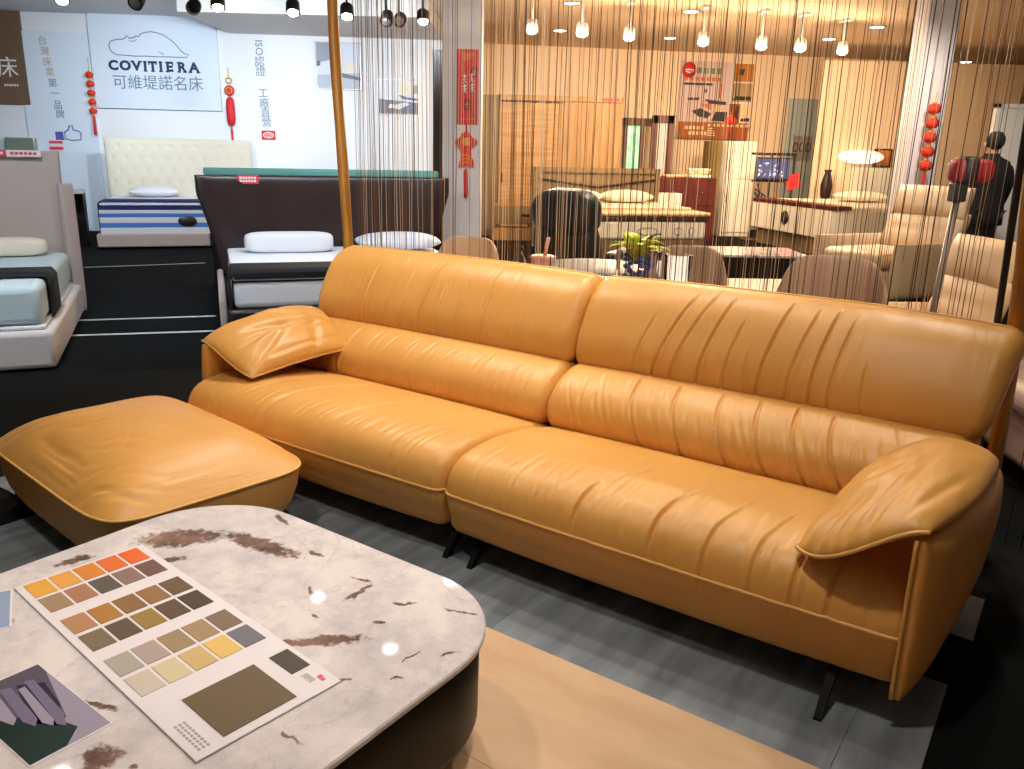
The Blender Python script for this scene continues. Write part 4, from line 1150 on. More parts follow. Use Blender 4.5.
# --- fridge-like cream cabinet, olive panel
fr0, fr1 = at(722, 200, 16.2), at(753, 200, 16.2)
frz = at(738, 141, 16.2).z
t = thing('tall_cabinet', 'tall cream two-door cabinet left of the monitor stand', 'cabinet', ((fr0.x + fr1.x) / 2, 16.2, 0), R(6))
hw = (fr1.x - fr0.x) / 2
b = B(); b.box(-hw, .03, 0, hw, .6, frz, .008, 1); b.build('carcass', 'linen_warm', t)
for z0, z1 in ((.08, frz * .60), (frz * .61, frz - .01)):
    b = B(); b.box(-hw + .005, 0, z0, hw - .005, .03, z1, .008, 2); d = b.build('door', 'linen_warm', t)
    b = B(); zc = z1 - .28 if z0 < .5 else z0 + .25
    b.tube([(-hw + .06, -.03, zc - .14), (-hw + .06, -.035, zc + .14)], .012, 6); b.box(-hw + .05, -.03, zc - .14, -hw + .07, 0, zc - .12); b.box(-hw + .05, -.03, zc + .12, -hw + .07, 0, zc + .14); b.build('handle', 'chrome', d)
ol0, ol1 = at(710, 180, 16.4), at(722, 180, 16.4)
t = thing('room_divider', 'olive brown upright board left of the tall cream cabinet', 'panel', ((ol0.x + ol1.x) / 2, 16.35, 0), R(6))
b = B(); b.box(-.20, 0, 0, .04, .36, at(715, 141, 16.4).z, .008, 1); b.box(-.16, -.006, .1, .0, 0, 1.6, .004, 1); b.build('panel', 'olive', t)
# --- poster
t, w, h = wallthing('wall_poster', 'large furniture poster with red round logo and brown caption band', 'poster', 676.5, 63.5, 754, 138, P=(3.0, 17.5), yaw=WR, off=.0)
b = B(); b.box(-w / 2, -.02, 0, w / 2, .04, h); b.build('sheet', 'greige_pale', t)
for k, cc in (('po_brown', (160, 84, 30)), ('po_lav', (196, 170, 166)), ('po_dark', (52, 42, 40)), ('po_amber', (176, 108, 34)), ('po_room', (170, 138, 96)), ('po_cream', (222, 196, 150)), ('po_green', (110, 128, 86)), ('po_orange', (196, 110, 60))):
    M[k] = mat(k, rgb(*cc), .5)
b = B()
def pp(key, pts, d=.022): b.use(key).prism([((u - .5) * w, v * h) for (u, v) in pts], -d, -.02)
pp('po_lav', [(0, .22), (.70, .22), (.70, 1), (0, 1)]); pp('po_brown', [(0, 0), (1, 0), (1, .22), (0, .22)])
pp('po_amber', [(.73, .76), (1, .76), (1, .99), (.73, .99)]); pp('po_room', [(.73, .50), (1, .50), (1, .74), (.73, .74)]); pp('po_brown', [(.70, .22), (.86, .22), (.86, .47), (.70, .47)]); pp('po_cream', [(.86, .24), (1, .24), (1, .47), (.86, .47)])
pp('po_dark', [(.17, .36), (.30, .40), (.46, .33), (.40, .27), (.28, .29)], .0235); pp('po_dark', [(.46, .24), (.52, .36), (.68, .36), (.68, .23)], .0235)
pp('po_dark', [(.34, .52), (.66, .49), (.66, .45), (.42, .46)], .0235); pp('po_orange', [(.30, .46), (.44, .46), (.46, .38), (.34, .41)], .024); pp('po_cream', [(.50, .44), (.62, .44), (.6, .36), (.48, .37)], .024)
pp('po_dark', [(.10, .53), (.28, .54), (.26, .50), (.12, .50)], .0235); pp('po_dark', [(.33, .60), (.37, .60), (.37, .65), (.33, .65)], .0235); pp('po_orange', [(.54, .54), (.57, .54), (.58, .72), (.55, .72)], .0235)
pp('po_dark', [(.80, .84), (.86, .84), (.88, .92), (.80, .92)], .0235); pp('po_dark', [(.88, .24), (1, .24), (1, .29), (.88, .28)], .0235); pp('po_dark', [(.74, .52), (1, .52), (1, .57), (.78, .57)], .0235); pp('po_dark', [(.78, .3), (.84, .26), (.84, .44), (.80, .44)], .0235)
b.build('picture', None, t)
b = B(); b.lathe([(.01, -.012), (.15, -.012), (.15, 0), (.01, 0)], 24, mtx=Matrix.Translation((-w * .40, -.022, h * .885)) @ Matrix.Rotation(PI / 2, 4, 'X') @ Matrix.Rotation(PI, 4, 'X')); lg = b.build('round_logo', 'red', t)
b = B(); b.box(-w * .40 - .09, -.04, h * .88, -w * .40 + .09, -.034, h * .895); b.tube([(-w * .40 - .08, -.036, h * .87), (-w * .40, -.036, h * .85), (-w * .40 + .08, -.036, h * .87)], .01, 5); b.build('logo_mark', 'white', lg)
# rows of small illegible print, each row a part
b = B()
for k in range(4): b.use('po_green').box(-w * .29 + k * .14, -.026, h * .845, -w * .29 + k * .14 + .10, -.022, h * .92)
b.build('print_row', None, t)
b = B()
for k in range(7): b.use('po_orange').box(-w * .46 + k * .115, -.026, h * .75, -w * .46 + k * .115 + .085, -.022, h * .80)
b.build('print_row', None, t)
b = B()
b.use('po_dark').box(-w * .46, -.026, h * .695, -w * .06, -.022, h * .725)
b.build('print_row', None, t)
for r_ in range(2):
    b = B()
    for k in range(5): b.use('po_cream').box(-w * .40 + r_ * .08 + k * .085, -.026, h * (.12 - r_ * .07), -w * .40 + r_ * .08 + k * .085 + .06, -.022, h * (.165 - r_ * .07))
    b.build('print_row', None, t)
b = B()
for k in range(10): b.use('po_cream').box(-w * .08 + k * .1, -.026, h * .165, -w * .08 + k * .1 + .06, -.022, h * .20)
b.build('print_row', None, t)
b = B()
for k in range(4): b.use('po_cream').box(-w * .08 , -.026, h * (.04 + k * .03), w * .04 - k * .02, -.022, h * (.055 + k * .03))
b.build('print_row', None, t)
p = at(731, 118, 15.0)
ornament_string('single red ball ornament hanging before the poster', at(731, 112, 14.8), 1, .09, .18, .10, cord=.05)

# --- monitor stand with red paper
ms = at(770, 200, 15.4)
t = thing('monitor_stand', 'black metal stand frame holding a small monitor before the grey door', 'stand', (ms.x, 15.4, 0), R(5))
zt, zb = at(770, 154, 15.4).z, at(770, 180, 15.4).z
b = B()
for x in (-.03, .40): b.tube([(x, .06, 0), (x, .06, zt)], .022, 6)
b.tube([(-.40, .06, zt), (.42, .06, zt)], .022, 6); b.tube([(-.36, .06, zb - .02), (.40, .06, zb - .02)], .02, 6)
b.tube([(-.30, .06, .9), (-.03, .06, .55)], .02, 6); b.box(-.42, -.15, .0, .45, .35, .03); b.build('frame', 'black_metal', t)
mt = thing('monitor', 'small monitor showing a blue grey picture', 'monitor', (ms.x - .03, 15.385, zb), R(5))
b = B(); b.box(-.30, .0, 0, .34, .045, zt - zb - .06, .008, 1); b.build('housing', 'black_plastic', mt)
M['scr_b'] = mat('scr_b', (.05, .06, .12), .2, emit=(rgb(52, 60, 104), 1.0)); M['scr_w'] = mat('scr_w', (.5, .5, .5), .2, emit=(rgb(196, 204, 240), 1.2)); M['scr_g'] = mat('scr_g', (.2, .2, .2), .2, emit=(rgb(110, 116, 150), 1.0))
hs = zt - zb - .06
b = B(); b.use('scr_b').box(-.275, -.004, .03, .315, 0, hs - .025); rr_ = random.Random(9)
for k in range(34):
    x, z = rr_.uniform(-.26, .25), rr_.uniform(.05, hs - .11); a_, c_ = rr_.uniform(.02, .06), rr_.uniform(.015, .05)
    b.use('scr_w' if k % 2 else 'scr_g').prism([(x, z), (x + a_, z + c_ * .3), (x + a_ * .8, z + c_), (x + a_ * .1, z + c_ * .8)], -.0045 - .0001 * k, -.004)
b.build('screen', None, mt)
b = B(); p = at(784, 182, 15.2); b.box(-.13, 0, -.13, .13, .012, .13, .004, 1, mtx=Matrix.Rotation(R(-20), 4, 'Y')); rpap = b.build('red_paper', 'red', loc=(ms.x + .40, 15.455, p.z))
tag(rpap, 'tilted red paper sheet on the right side of the monitor stand', 'paper')
p = at(757, 188, 15.2)
b = B(); rw = random.Random(4)
for k in range(5): b.tube([(rw.uniform(-.12, .08), rw.uniform(-.03, .03), .42 - .1 * k), (rw.uniform(-.1, .1), -.03, .25 - .05 * k), (rw.uniform(-.1, .1), 0, -.02)], .016, 5)
b.build('cables', 'black_plastic', t).location = (-.22, -.05, zb - .48)
# --- grey blue door
a, c = at(786, 150, 17.8), at(820, 150, 17.8)
yy = wall_line(PR, WR, a.x) - .08
b = B(); zt = at(798, 96, 17.2).z
b.box(0, 0, 0, c.x - a.x, .06, zt, .004, 1); o = b.build('door_3', 'door_blue', loc=(a.x, yy, 0), yaw=WR); tag(o, kind='structure')
b = B(); b.box(.15, -.012, 1.45, .58, 0, 1.95, .004, 1); nt_ = b.build('notice_sheet', 'silver', o)
b = B(); b.lathe([(.03, 0), (.03, -.05)], 12, mtx=Matrix.Translation((.08, -.01, 1.0)) @ Matrix.Rotation(-PI / 2, 4, 'X')); b.build('door_knob', 'chrome', o)
b = B()
for k in range(3): b.tube([(.22 + .14 * k + .05 * math.cos(q_), -.016, 1.72 + .09 * math.sin(q_)) for q_ in [2 * PI * i / 12 for i in range(12)]], .012, 5, closed=True)
b.build('scrawl', 'emblem', o)

# --- white bed on the right with emblem (we see its long side)
wa, wb = at(750, 232, 15.1), at(826, 250, 12.8)
wy = math.atan2(wb.y - wa.y, wb.x - wa.x)
wy2 = wy + PI / 2            # direction across the bed
L_ = (Vector((wb.x, wb.y)) - Vector((wa.x, wa.y))).length
t = thing('bed', 'white panelled bed with round dark emblem and red-brown runner edge', 'bed', (wa.x, wa.y, 0), wy)
b = B(); b.box(0, 0, .30, L_, .05, .74, .01, 1); b.box(.0, .05, .30, .06, 1.8, .70); b.box(L_ - .06, .05, .30, L_, 1.8, .70); sd = b.build('side_panel', 'linen_warm', t)
b = B(); b.box(.08, .10, .02, L_ - .05, 1.7, .30); b.build('plinth', 'oak_grey', t)
b = B(); b.lathe([(.02, 0), (.11, .003), (.115, .014), (.02, .02)], 20, mtx=Matrix.Translation((L_ * .47, .0, .54)) @ Matrix.Rotation(PI / 2, 4, 'X')); b.build('emblem', 'emblem', sd)
b = B(); b.box(.02, .05, .70, L_ - .02, 1.85, .80, .03, 3); b.build('mattress', 'linen_warm', t)
b = B(); b.box(-.02, -.01, .742, L_ + .02, .35, .805, .01, 2); tag(b.build('bed_runner', 'mahogany', loc=(wa.x, wa.y, 0), yaw=wy), 'red-brown runner along the edge of the white panelled bed', 'runner')
hbp = at(874, 178, 15.34)
t = thing('headboard', 'beige upholstered headboard below the lit cloud lamp', 'headboard', (hbp.x - .02, 15.34, 0), R(0))
b = B(); b.pillow(lambda u, v: ((u - .5) * .78, 0.03 * v, (at(872, 168, 15.34).z) * v), .04, 20, 16, 6, .02); b.build('padded_panel', 'beige_tuft', t)
b = B(); b.box(-.36, .07, 0, .36, .12, .5); b.build('support', 'dark_wood', t)
p = at(857, 194, 14.5)
b = B(); pillow_geo(b, .42, .26, .09); tag(b.build('pillow', 'linen_warm', loc=(p.x + .02, 14.4, .806), yaw=R(-6)), 'flat cream pillow on the white panelled bed', 'pillow')
# --- cloud lamp
lp = at(863, 157, 15.6)
t = thing('floor_lamp', 'lit white cloud-shaped lamp with slender stem', 'lamp', (lp.x, 15.68, 0), 0)
b = B(); b.lathe([(.02, 0), (.16, .0), (.16, .02), (.03, .035)], 20); b.build('base', 'dark_wood', t)
b = B(); b.tube([(0, 0, .03), (0, 0, lp.z - .08)], .014, 8); b.build('stem', 'silver', t)
rings = []
for i in range(1, 14):
    a_ = -PI / 2 + PI * i / 14
    rings.append([(.38 * math.cos(a_) * (1 + .09 * math.cos(7 * 2 * PI * k / 42)) * math.cos(2 * PI * k / 42), .38 * math.cos(a_) * (1 + .09 * math.cos(7 * 2 * PI * k / 42)) * math.sin(2 * PI * k / 42), lp.z + .125 * math.sin(a_)) for k in range(42)])
b = B(); b.ringsurf(rings); b.build('lamp_shade', 'lampshade', t)
t, w, h = wallthing('wall_picture', 'orange picture on the wall behind the cloud lamp', 'picture', 872, 149, 892, 167, P=(6.0, 15.91), yaw=0)
b = B(); b.box(-w / 2, -.03, 0, w / 2, 0, h, .004, 1); b.build('frame', 'dark_wood', t)
b = B(); b.box(-w / 2 + .03, -.034, .03, w / 2 - .03, -.03, h - .03); b.build('picture', 'orange_art', t)
a0 = at(838, 80, 16.0); a1 = at(900, 80, 16.0)
b = B(); b.box(a0.x - .3, 15.92, 0, a1.x + 2.2, 16.0, 3.22); tag(b.build('wall_right_inner', 'wall_warm'), kind='structure')
# dark vase-like thing left of the lamp
p = at(842, 180, 14.2)
b = B(); b.lathe([(.05, 0), (.09, .08), (.11, .28), (.07, .44), (.05, .50), (.07, .55), (.06, .56)], 18)
tag(b.build('floor_vase', 'dark_wood', loc=(p.x + .3, 15.70, 0.75)), 'dark vase standing left of the cloud lamp', 'vase')
b = B(); b.box(-.25, -.2, 0, .25, .2, .72, .01, 1); b.box(-.28, -.22, .72, .28, .22, .749, .006, 1); tag(b.build('pedestal', 'oak_grey', loc=(p.x + .3, 15.70, 0)), 'pedestal table under the dark vase', 'pedestal')

# --- black recliner with footstool
RP = Vector((at(588, 220, 6.9).x - .02, 6.9, 0))
rec = thing('recliner_chair', 'black leather swivel recliner seen from behind', 'armchair', RP, R(-38))
rec.scale = (.86, .9, 1.0)
b = B()
for k in range(5):
    a_ = 2 * PI * k / 5 + .3
    b.tube([(0, 0, .10), (.20 * math.cos(a_), .20 * math.sin(a_), .07), (.36 * math.cos(a_), .36 * math.sin(a_), .025)], .026, 8, taper=[1.2, 1, .8])
b.lathe([(.045, .03), (.045, .33)], 16); b.build('swivel_base', 'oak', rec)
b = B(); b.box(-.33, -.20, .32, .33, .42, .50, .08, 4); b.build('seat', 'black_leather', rec)
b = B(); b.sell(.35, .12, .38, .55, .5, (0, 0, 0), 36, 22, Matrix.Translation((0, -.26, .66)) @ Matrix.Rotation(R(14), 4, 'X')); b.build('backrest', 'black_leather', rec)
b = B(); b.sell(.34, .15, .19, .7, .5, (0, 0, 0), 36, 20, Matrix.Translation((.02, -.34, 1.04)) @ Matrix.Rotation(R(10), 4, 'X')); b.build('headrest', 'black_leather', rec)
for s_ in (-1, 1):
    b = B(); b.sell(.09, .31, .055, .6, .5, (s_ * .43, .08, .70), 30, 14); b.tube([(s_ * .43, .25, .68), (s_ * .42, .12, .45), (s_ * .30, .1, .38)], .03, 8); a_ = b.build('armrest', 'black_leather', rec)
    b = B(); b.lathe([(.01, -.03), (.05, -.03), (.05, .03), (.01, .03)], 16, mtx=Matrix.Translation((s_ * .37, -.24, .55)) @ Matrix.Rotation(PI / 2, 4, 'Y')); b.build('hinge', 'chrome', a_)

# --- dining table right behind the sofa, side table, chairs
t = thing('dining_table', 'white topped dining table right behind the sofa back', 'table', S(.15, 2.02), SY)
b = B(); b.box(-1.05, -.42, .725, 1.0, .42, .75, .008, 2); b.build('tabletop', 'white', t)
b = B(); b.box(-.85, -.3, .66, .8, .3, .725); b.build('apron', 'dark_wood', t)
for x in (-.9, .85):
    for y in (-.33, .33):
        b = B(); b.ringsurf([[(x - r_, y - r_, z), (x + r_, y - r_, z), (x + r_, y + r_, z), (x - r_, y + r_, z)] for r_, z in ((.02, 0), (.032, .725))], smooth=False); b.build('leg', 'black_metal', t)
sp_ = Vector((.56, 5.74, 0))
t = thing('side_table', 'round white side table beyond the potted plant, beside the recliner', 'table', sp_, 0)
b = B(); b.lathe([(.02, .725), (.36, .725), (.37, .735), (.36, .75), (.02, .75)], 40); b.build('tabletop', 'white', t)
b = B(); b.lathe([(.02, 0), (.22, 0), (.22, .02), (.05, .06), (.04, .70), (.1, .725)], 24); b.build('pedestal', 'black_metal', t)

def shell_chair(label, loc, yaw, key, w=.52, group=None):
    t = thing('dining_chair', label, 'chair', loc, yaw, group)
    def shell(u, v):
        a_ = (u - .5) * 1.9
        rr_ = w / 2 * (1.12 + .05 * v)
        x = rr_ * math.sin(a_) * 1.12; y = -rr_ * math.cos(a_) * .75 + .05
        top = .40 * (1 - abs(2 * u - 1) ** 4.5 * .62)
        return (x, y - .04 * v, .45 + top * v)
    b = B(); b.pillow(lambda u, v: shell(1 - u, v), .022, 36, 16, 6, .012); b.build('backrest', key, t)
    b = B(); b.sell(w * .52, w * .48, .05, .5, .6, (0, .06, .455), 32, 12); b.build('seat', key, t)
    for sx_ in (-1, 1):
        for sy_ in (-1, 1):
            b = B(); b.tube([(sx_ * w * .30, .05 + sy_ * w * .28, .43), (sx_ * w * .42, .05 + sy_ * w * .40, 0)], .014, 8, taper=[1.2, .8]); b.build('leg', 'black_metal', t)
    return t
# they face the table, so their backs are on the side away from the camera-facing sofa
p = at(463, 250, 6.3); shell_chair('tan shell chair behind the left half of the sofa', (p.x, 6.3, 0), PI + R(-12), 'tan_fabric', .50)
p = at(686, 255, 6.05); shell_chair('taupe shell chair behind the potted plant', (p.x, 6.0, 0), PI + R(-16), 'taupe_fabric', .55)
p = at(830, 265, 5.0); shell_chair('taupe shell chair behind the right half of the sofa', (p.x, 4.95, 0), PI + R(-25), 'taupe_fabric', .62).scale = (1, 1, 1.08)

# --- things on the tables
p = S(-.12, 1.74)
pl = thing('potted_plant', 'yellow green leafy plant standing in a clear glass vase with blue gel', 'plant', (p.x, p.y, .7505), R(-20))
def vase_box(b, x0, x1, hy, h_):
    b.box(x0, -hy, 0, x1, hy, h_, .008, 2)
b = B(); vase_box(b, -.11, .11, .06, .275); b.build('glass_vase', 'glass', pl)
b = B()
rg = random.Random(6)
for k in range(26):
    b.sell(.017, .017, .014, .9, .9, (rg.uniform(-.075, .075), rg.uniform(-.035, .035), .12 + .12 * (k / 26)), 8, 6)
b.build('gel_beads', 'water_blue', pl)
for k in range(24):
    a_ = rg.uniform(0, 2 * PI); ln_ = rg.uniform(.16, .34); rise = rg.uniform(.13, .23); wdt = rg.uniform(.032, .052)
    b = B(); rows = []
    for i in range(9):
        s_ = i / 8
        c = Vector((math.cos(a_) * ln_ * .55 * s_ ** 1.4, math.sin(a_) * ln_ * .55 * s_ ** 1.4, .22 + rise * s_ - .09 * s_ ** 3))
        side = Vector((-math.sin(a_), math.cos(a_), .3 * math.sin(k))) * wdt * math.sin(PI * min(1, .10 + s_ * .9)) ** .8
        rows.append([c - side, c + Vector((0, 0, -.006)), c + side, c + Vector((0, 0, .004))])
    b.ringsurf(rows); b.build('leaf', 'leaf' if k % 6 else 'leaf_dark', pl)
p = S(.10, 1.74)
b = B(); b.lathe([(.02, 0), (.055, 0), (.06, .01), (.072, .265), (.068, .265), (.056, .014), (.02, .012)], 28)
tag(b.build('glass_tumbler', 'glass', loc=(p.x, p.y, .7505)), 'clear glass tumbler standing right of the plant vase', 'glass')
p = at(552, 262, 5.95); 
cpz = .7505
ct = thing('drink_cup', 'pink lidded takeaway cup with straw on the dining table', 'cup', S(-.80, 1.86, cpz), 0)
b = B(); b.lathe([(.02, 0), (.05, 0), (.062, .10), (.074, .155)], 24); b.build('cup', 'pink', ct)
b = B(); b.lathe([(.02, .17), (.06, .172), (.08, .165), (.08, .155), (.02, .155)], 24); b.build('lid', 'pink', ct)
b = B(); b.tube([(.01, 0, .155), (.03, 0, .275)], .011, 8); b.build('straw', 'pink', ct)
bt = thing('bottle', 'small clear bottle with dark cap left of the pink cup', 'bottle', S(-.95, 1.84, cpz), 0)
b = B(); b.lathe([(.02, 0), (.04, .004), (.042, .12), (.026, .16), (.016, .17), (.016, .19)], 20); b.build('glass_body', 'glass', bt)
b = B(); b.lathe([(.01, .185), (.022, .185), (.022, .21), (.01, .212)], 16); b.build('cap', 'black_plastic', bt)

# --- white coffee tables in the middle of the floor
ca = atz(770, 256, .42)
t = thing('coffee_table', 'white marble topped coffee table in front of the white panelled bed', 'coffee table', (ca.x - .16, ca.y + .40, 0), R(0))
b = B(); b.box(-.62, -.45, .40, .62, .45, .43, .01, 2); b.build('tabletop', 'marble', t)
b = B(); b.box(-.5, -.36, .02, .45, .36, .40, .01, 1); b.build('base', 'black_gloss', t)
cb_ = at(758, 276, 7.4)
t = thing('coffee_table', 'low cream coffee table nearer the taupe shell chairs', 'coffee table', (cb_.x, 7.5, 0), R(4))
b = B(); b.box(-.55, -.42, .34, .55, .42, .37, .01, 2); b.build('tabletop', 'linen_warm', t)
b = B(); b.box(-.5, -.36, .02, .5, .36, .34, .01, 1); b.build('base', 'greige', t)

# --- cream armchairs / recliner sofa on the right
def armchair(name, label, loc, yaw, key, w=.95, arms=True):
    t = thing(name, label, 'armchair', loc, yaw)
    b = B(); b.box(-w / 2 + .05, -.05, .06, w / 2 - .05, .85, .34, .05, 3); b.build('base', key, t)
    b = B(); b.box(-w / 2 + .17, -.10, .34, w / 2 - .17, .66, .50, .07, 4); b.build('seat_cushion', key, t)
    b = B(); b.pillow(lambda u, v: ((u - .5) * (w - .22), .70 + .16 * v, .44 + .42 * v), .11, 26, 20, 3.5, .01, lambda u, v: .01 * math.exp(-((v - .5) / .05) ** 2)); b.build('backrest', key, t)
    b = B(); b.pillow(lambda u, v: ((u - .5) * (w - .26), .80 + .08 * v, .80 + .32 * v), .10, 26, 18, 3, .01); b.build('headrest', key, t)
    if arms:
        for s_ in (-1, 1):
            b = B(); b.pillow(lambda u, v: (s_ * (w / 2 - .08 + .02 * v), -.08 + .95 * u, .08 + .52 * v), .075, 26, 18, 4, .01); b.build('armrest', key, t)
    for sx_ in (-1, 1):
        for y in (.05, .75):
            b = B(); b.lathe([(.02, 0), (.03, .06)], 10, c=(sx_ * (w / 2 - .15), y, 0)); b.build('leg', 'black_metal', t)
    return t
p = at(890, 250, 6.25)
ac = armchair('recliner_armchair', 'cream leather recliner armchair standing before the right column', (3.78, 9.1, 0), R(-64), 'cream_leather', 1.12)
ac.scale = (1.1, 1.25, 1.1)
p = at(960, 300, 4.6)
armchair('recliner_armchair', 'second cream recliner armchair, the one beside the silver pole', (2.32, 5.22, 0), R(-86), 'cream_leather', .90).scale = (1, .78, .93)
p = at(1015, 330, 4.2)
sf = thing('sofa', 'pinkish white leather sofa beyond the right end of tan sofa', 'sofa', (2.36, 3.30, 0), R(-96))
b = B(); b.box(-.95, 0, .10, .95, .85, .36, .06, 3); b.build('base', 'mauve_leather', sf)
for x in (-.47, .47):
    b = B(); b.box(x - .46, -.06, .36, x + .46, .62, .52, .07, 4); b.build('seat_cushion', 'mauve_leather', sf)
    b = B(); b.pillow(lambda u, v: (x + (u - .5) * .90, .62 + .14 * v, .46 + .52 * v), .12, 24, 20, 3, .01); b.build('back_cushion', 'mauve_leather', sf)
for s_ in (-1, 1):
    b = B(); b.pillow(lambda u, v: (s_ * 1.0, -.02 + .9 * u, .12 + .5 * v), .09, 24, 16, 4, .01); b.build('armrest', 'mauve_leather', sf)
    for y in (.08, .75):
        b = B(); b.lathe([(.02, 0), (.03, .11)], 10, c=(s_ * .85, y, 0)); b.build('leg', 'black_metal', sf)

# --- display pole with red and black head
pa = at(938, 312, 4.4); ptop = at(957, 198, 4.4)
t = thing('display_pole', 'slanting silver pole with black clamp and red padded head', 'pole stand', (pa.x - .06, 4.4, 0), 0)
dx = ptop.x - pa.x + .06
b = B(); b.tube([(0, 0, .02), (dx, 0, ptop.z)], .018, 10); b.build('pole', 'silver', t)
b = B(); b.lathe([(.02, 0), (.11, 0), (.11, .02), (.03, .03)], 24); b.build('foot', 'black_metal', t)
b = B(); b.box(dx - .035, -.04, ptop.z - .02, dx + .03, .04, ptop.z + .08, .01, 2); b.tube([(dx + .02, 0, ptop.z + .05), (dx + .05, -.03, ptop.z + .13), (dx + .03, 0, ptop.z + .2)], .014, 6); b.build('clamp', 'black_plastic', t)
b = B(); b.sell(.105, .07, .062, .5, .5, (dx + .045, 0, ptop.z + .14), 28, 14); hd_ = b.build('padded_head', mat('dark_red', rgb(150, 22, 40), .5), t)
b = B(); b.sell(.045, .074, .072, .45, .5, (dx + .02, -.002, ptop.z + .14), 20, 12); b.build('band', 'black_plastic', hd_)
b = B(); b.box(0, 0, 0, .42, .03, .16, .01, 2)
p = at(953, 190, 6.0)
p2 = at(1008, 160, 9.5)
b2 = B(); b.bm.free()
# white lit panel / doorway behind the person
a, c = at(985, 200, 11.0), at(1008, 108, 11.0)
b2.box(a.x, 11.0, 0, c.x + .6, 11.06, c.z, .004, 1); b2.box(a.x - .05, 10.98, 0, a.x, 11.08, c.z + .05); b2.box(a.x - .05, 10.98, c.z, c.x + .6, 11.08, c.z + .05)
tag(b2.build('partition_screen', 'white'), 'white upright screen behind the person in black', 'screen')
p = at(925, 195, 8.2)
t = thing('headboard', 'olive brown headboard with small white card beyond the cream recliner', 'headboard', (at(955, 200, 10.5).x + .02, 10.5, 0), R(6))
b = B(); b.pillow(lambda u, v: ((u - .5) * .62, 0, 1.15 * v), .04, 16, 14, 6, .02); b.build('padded_panel', 'taupe', t)
b = B(); b.box(-.14, -.075, 1.0, -.02, -.066, 1.06); b.build('card', 'white', t)

# ------------------------------------------------------------------ person
PP = at(990, 170, 9.9)
per = thing('person', 'person in black coat seen from behind, standing before the white screen at right', 'person', (PP.x, 9.9, 0), R(8))
per.scale = (1.07, 1.07, 1.07)
def skin_body(name, verts, edges, radii, m, parent, sub=2, root=0):
    me = bpy.data.meshes.new(name); me.from_pydata(verts, edges, [])
    o = bpy.data.objects.new(name, me); COL.objects.link(o)
    sk = o.modifiers.new('skin', 'SKIN')
    o.data.skin_vertices or None
    bpy.context.view_layer.objects.active = o
    sv = o.data.skin_vertices[0].data
    for i, r_ in enumerate(radii):
        sv[i].radius = r_ if isinstance(r_, tuple) else (r_, r_); sv[i].use_root = (i == root)
    ss = o.modifiers.new('sub', 'SUBSURF'); ss.levels = sub; ss.render_levels = sub
    dg = bpy.context.evaluated_depsgraph_get(); dg.update()
    me2 = bpy.data.meshes.new_from_object(o.evaluated_get(dg))
    bpy.data.objects.remove(o)
    for p_ in me2.polygons: p_.use_smooth = True
    me2.materials.clear(); me2.materials.append(M[m])
    o = bpy.data.objects.new(name, me2); COL.objects.link(o); o.parent = parent
    return o
hgt = 1.70
V_ = [(0, 0, .92), (0, 0, 1.08), (0, -.01, 1.26), (0, 0, 1.40), (0, .0, 1.47), (0, .01, 1.53), (0, .02, 1.60), (0, .02, 1.675),
      (.17, 0, 1.37), (.23, .0, 1.18), (.22, .07, .94), (.22, .10, .86),
      (-.17, 0, 1.37), (-.23, 0, 1.18), (-.22, .07, .94), (-.22, .10, .86),
      (.10, 0, .84), (.11, .01, .48), (.11, -.02, .09), (.12, .10, .04),
      (-.10, 0, .84), (-.11, .01, .48), (-.11, -.02, .09), (-.12, .10, .04)]
E_ = [(0, 1), (1, 2), (2, 3), (3, 4), (4, 5), (5, 6), (6, 7), (3, 8), (8, 9), (9, 10), (10, 11), (3, 12), (12, 13), (13, 14), (14, 15), (0, 16), (16, 17), (17, 18), (18, 19), (0, 20), (20, 21), (21, 22), (22, 23)]
R_ = [(.15, .11), (.145, .105), (.16, .11), (.13, .09), (.055, .055), (.06, .06), (.078, .09), (.06, .07), .062, .048, .036, .03, .062, .048, .036, .03, .085, .06, .045, .04, .085, .06, .045, .04]
body = skin_body('body', V_, E_, R_, 'skin', per)
# black coat: wraps torso and arms
b = B()
rings = []
for (z, hx, hy, dy) in ((.74, .205, .155, .0), (.75, .212, .162, 0), (.90, .205, .158, 0), (1.02, .192, .148, 0), (1.14, .196, .15, 0), (1.26, .208, .152, -.005), (1.34, .205, .142, -.005), (1.385, .205, .132, 0), (1.425, .185, .115, 0), (1.452, .115, .095, .005), (1.475, .078, .080, .01), (1.50, .074, .076, .012)):
    rings.append([Vector((srr(2 * PI * k / 36, hx, hy, 2.5)[0], srr(2 * PI * k / 36, hx, hy, 2.5)[1] + dy, z)) for k in range(36)])
b.ringsurf(rings)
for s_ in (-1, 1):
    b.tube(catmull([(s_ * .12, 0, 1.375), (s_ * .19, 0, 1.335), (s_ * .232, .0, 1.18), (s_ * .232, .03, 1.05), (s_ * .222, .075, .93), (s_ * .22, .088, .885)], 4, closed=False), .066, 16, taper=[.9 + .0 * q_ + (.18 if 3 < q_ < 9 else 0) - .012 * max(0, q_ - 8) for q_ in range(21)])
b.build('coat', 'coat', per)
Vt = [(0, 0, .90), (.10, 0, .82), (.11, .01, .48), (.11, -.02, .10), (-.10, 0, .82), (-.11, .01, .48), (-.11, -.02, .10)]
skin_body('trousers', Vt, [(0, 1), (1, 2), (2, 3), (0, 4), (4, 5), (5, 6)], [(.15, .115), .098, .075, .062, .098, .075, .062], 'trousers', per)
b = B(); b.sell(.084, .10, .10, .9, .9, (0, -.008, 1.632), 24, 16); b.build('hair', 'hair', per)
b = B()
for s_ in (-1, 1): b.sell(.014, .022, .032, .9, .9, (s_ * .084, .035, 1.59), 10, 8)
b.sell(.016, .022, .024, .9, .9, (0, .115, 1.585), 10, 8)
b.build('face_details', 'skin', per)
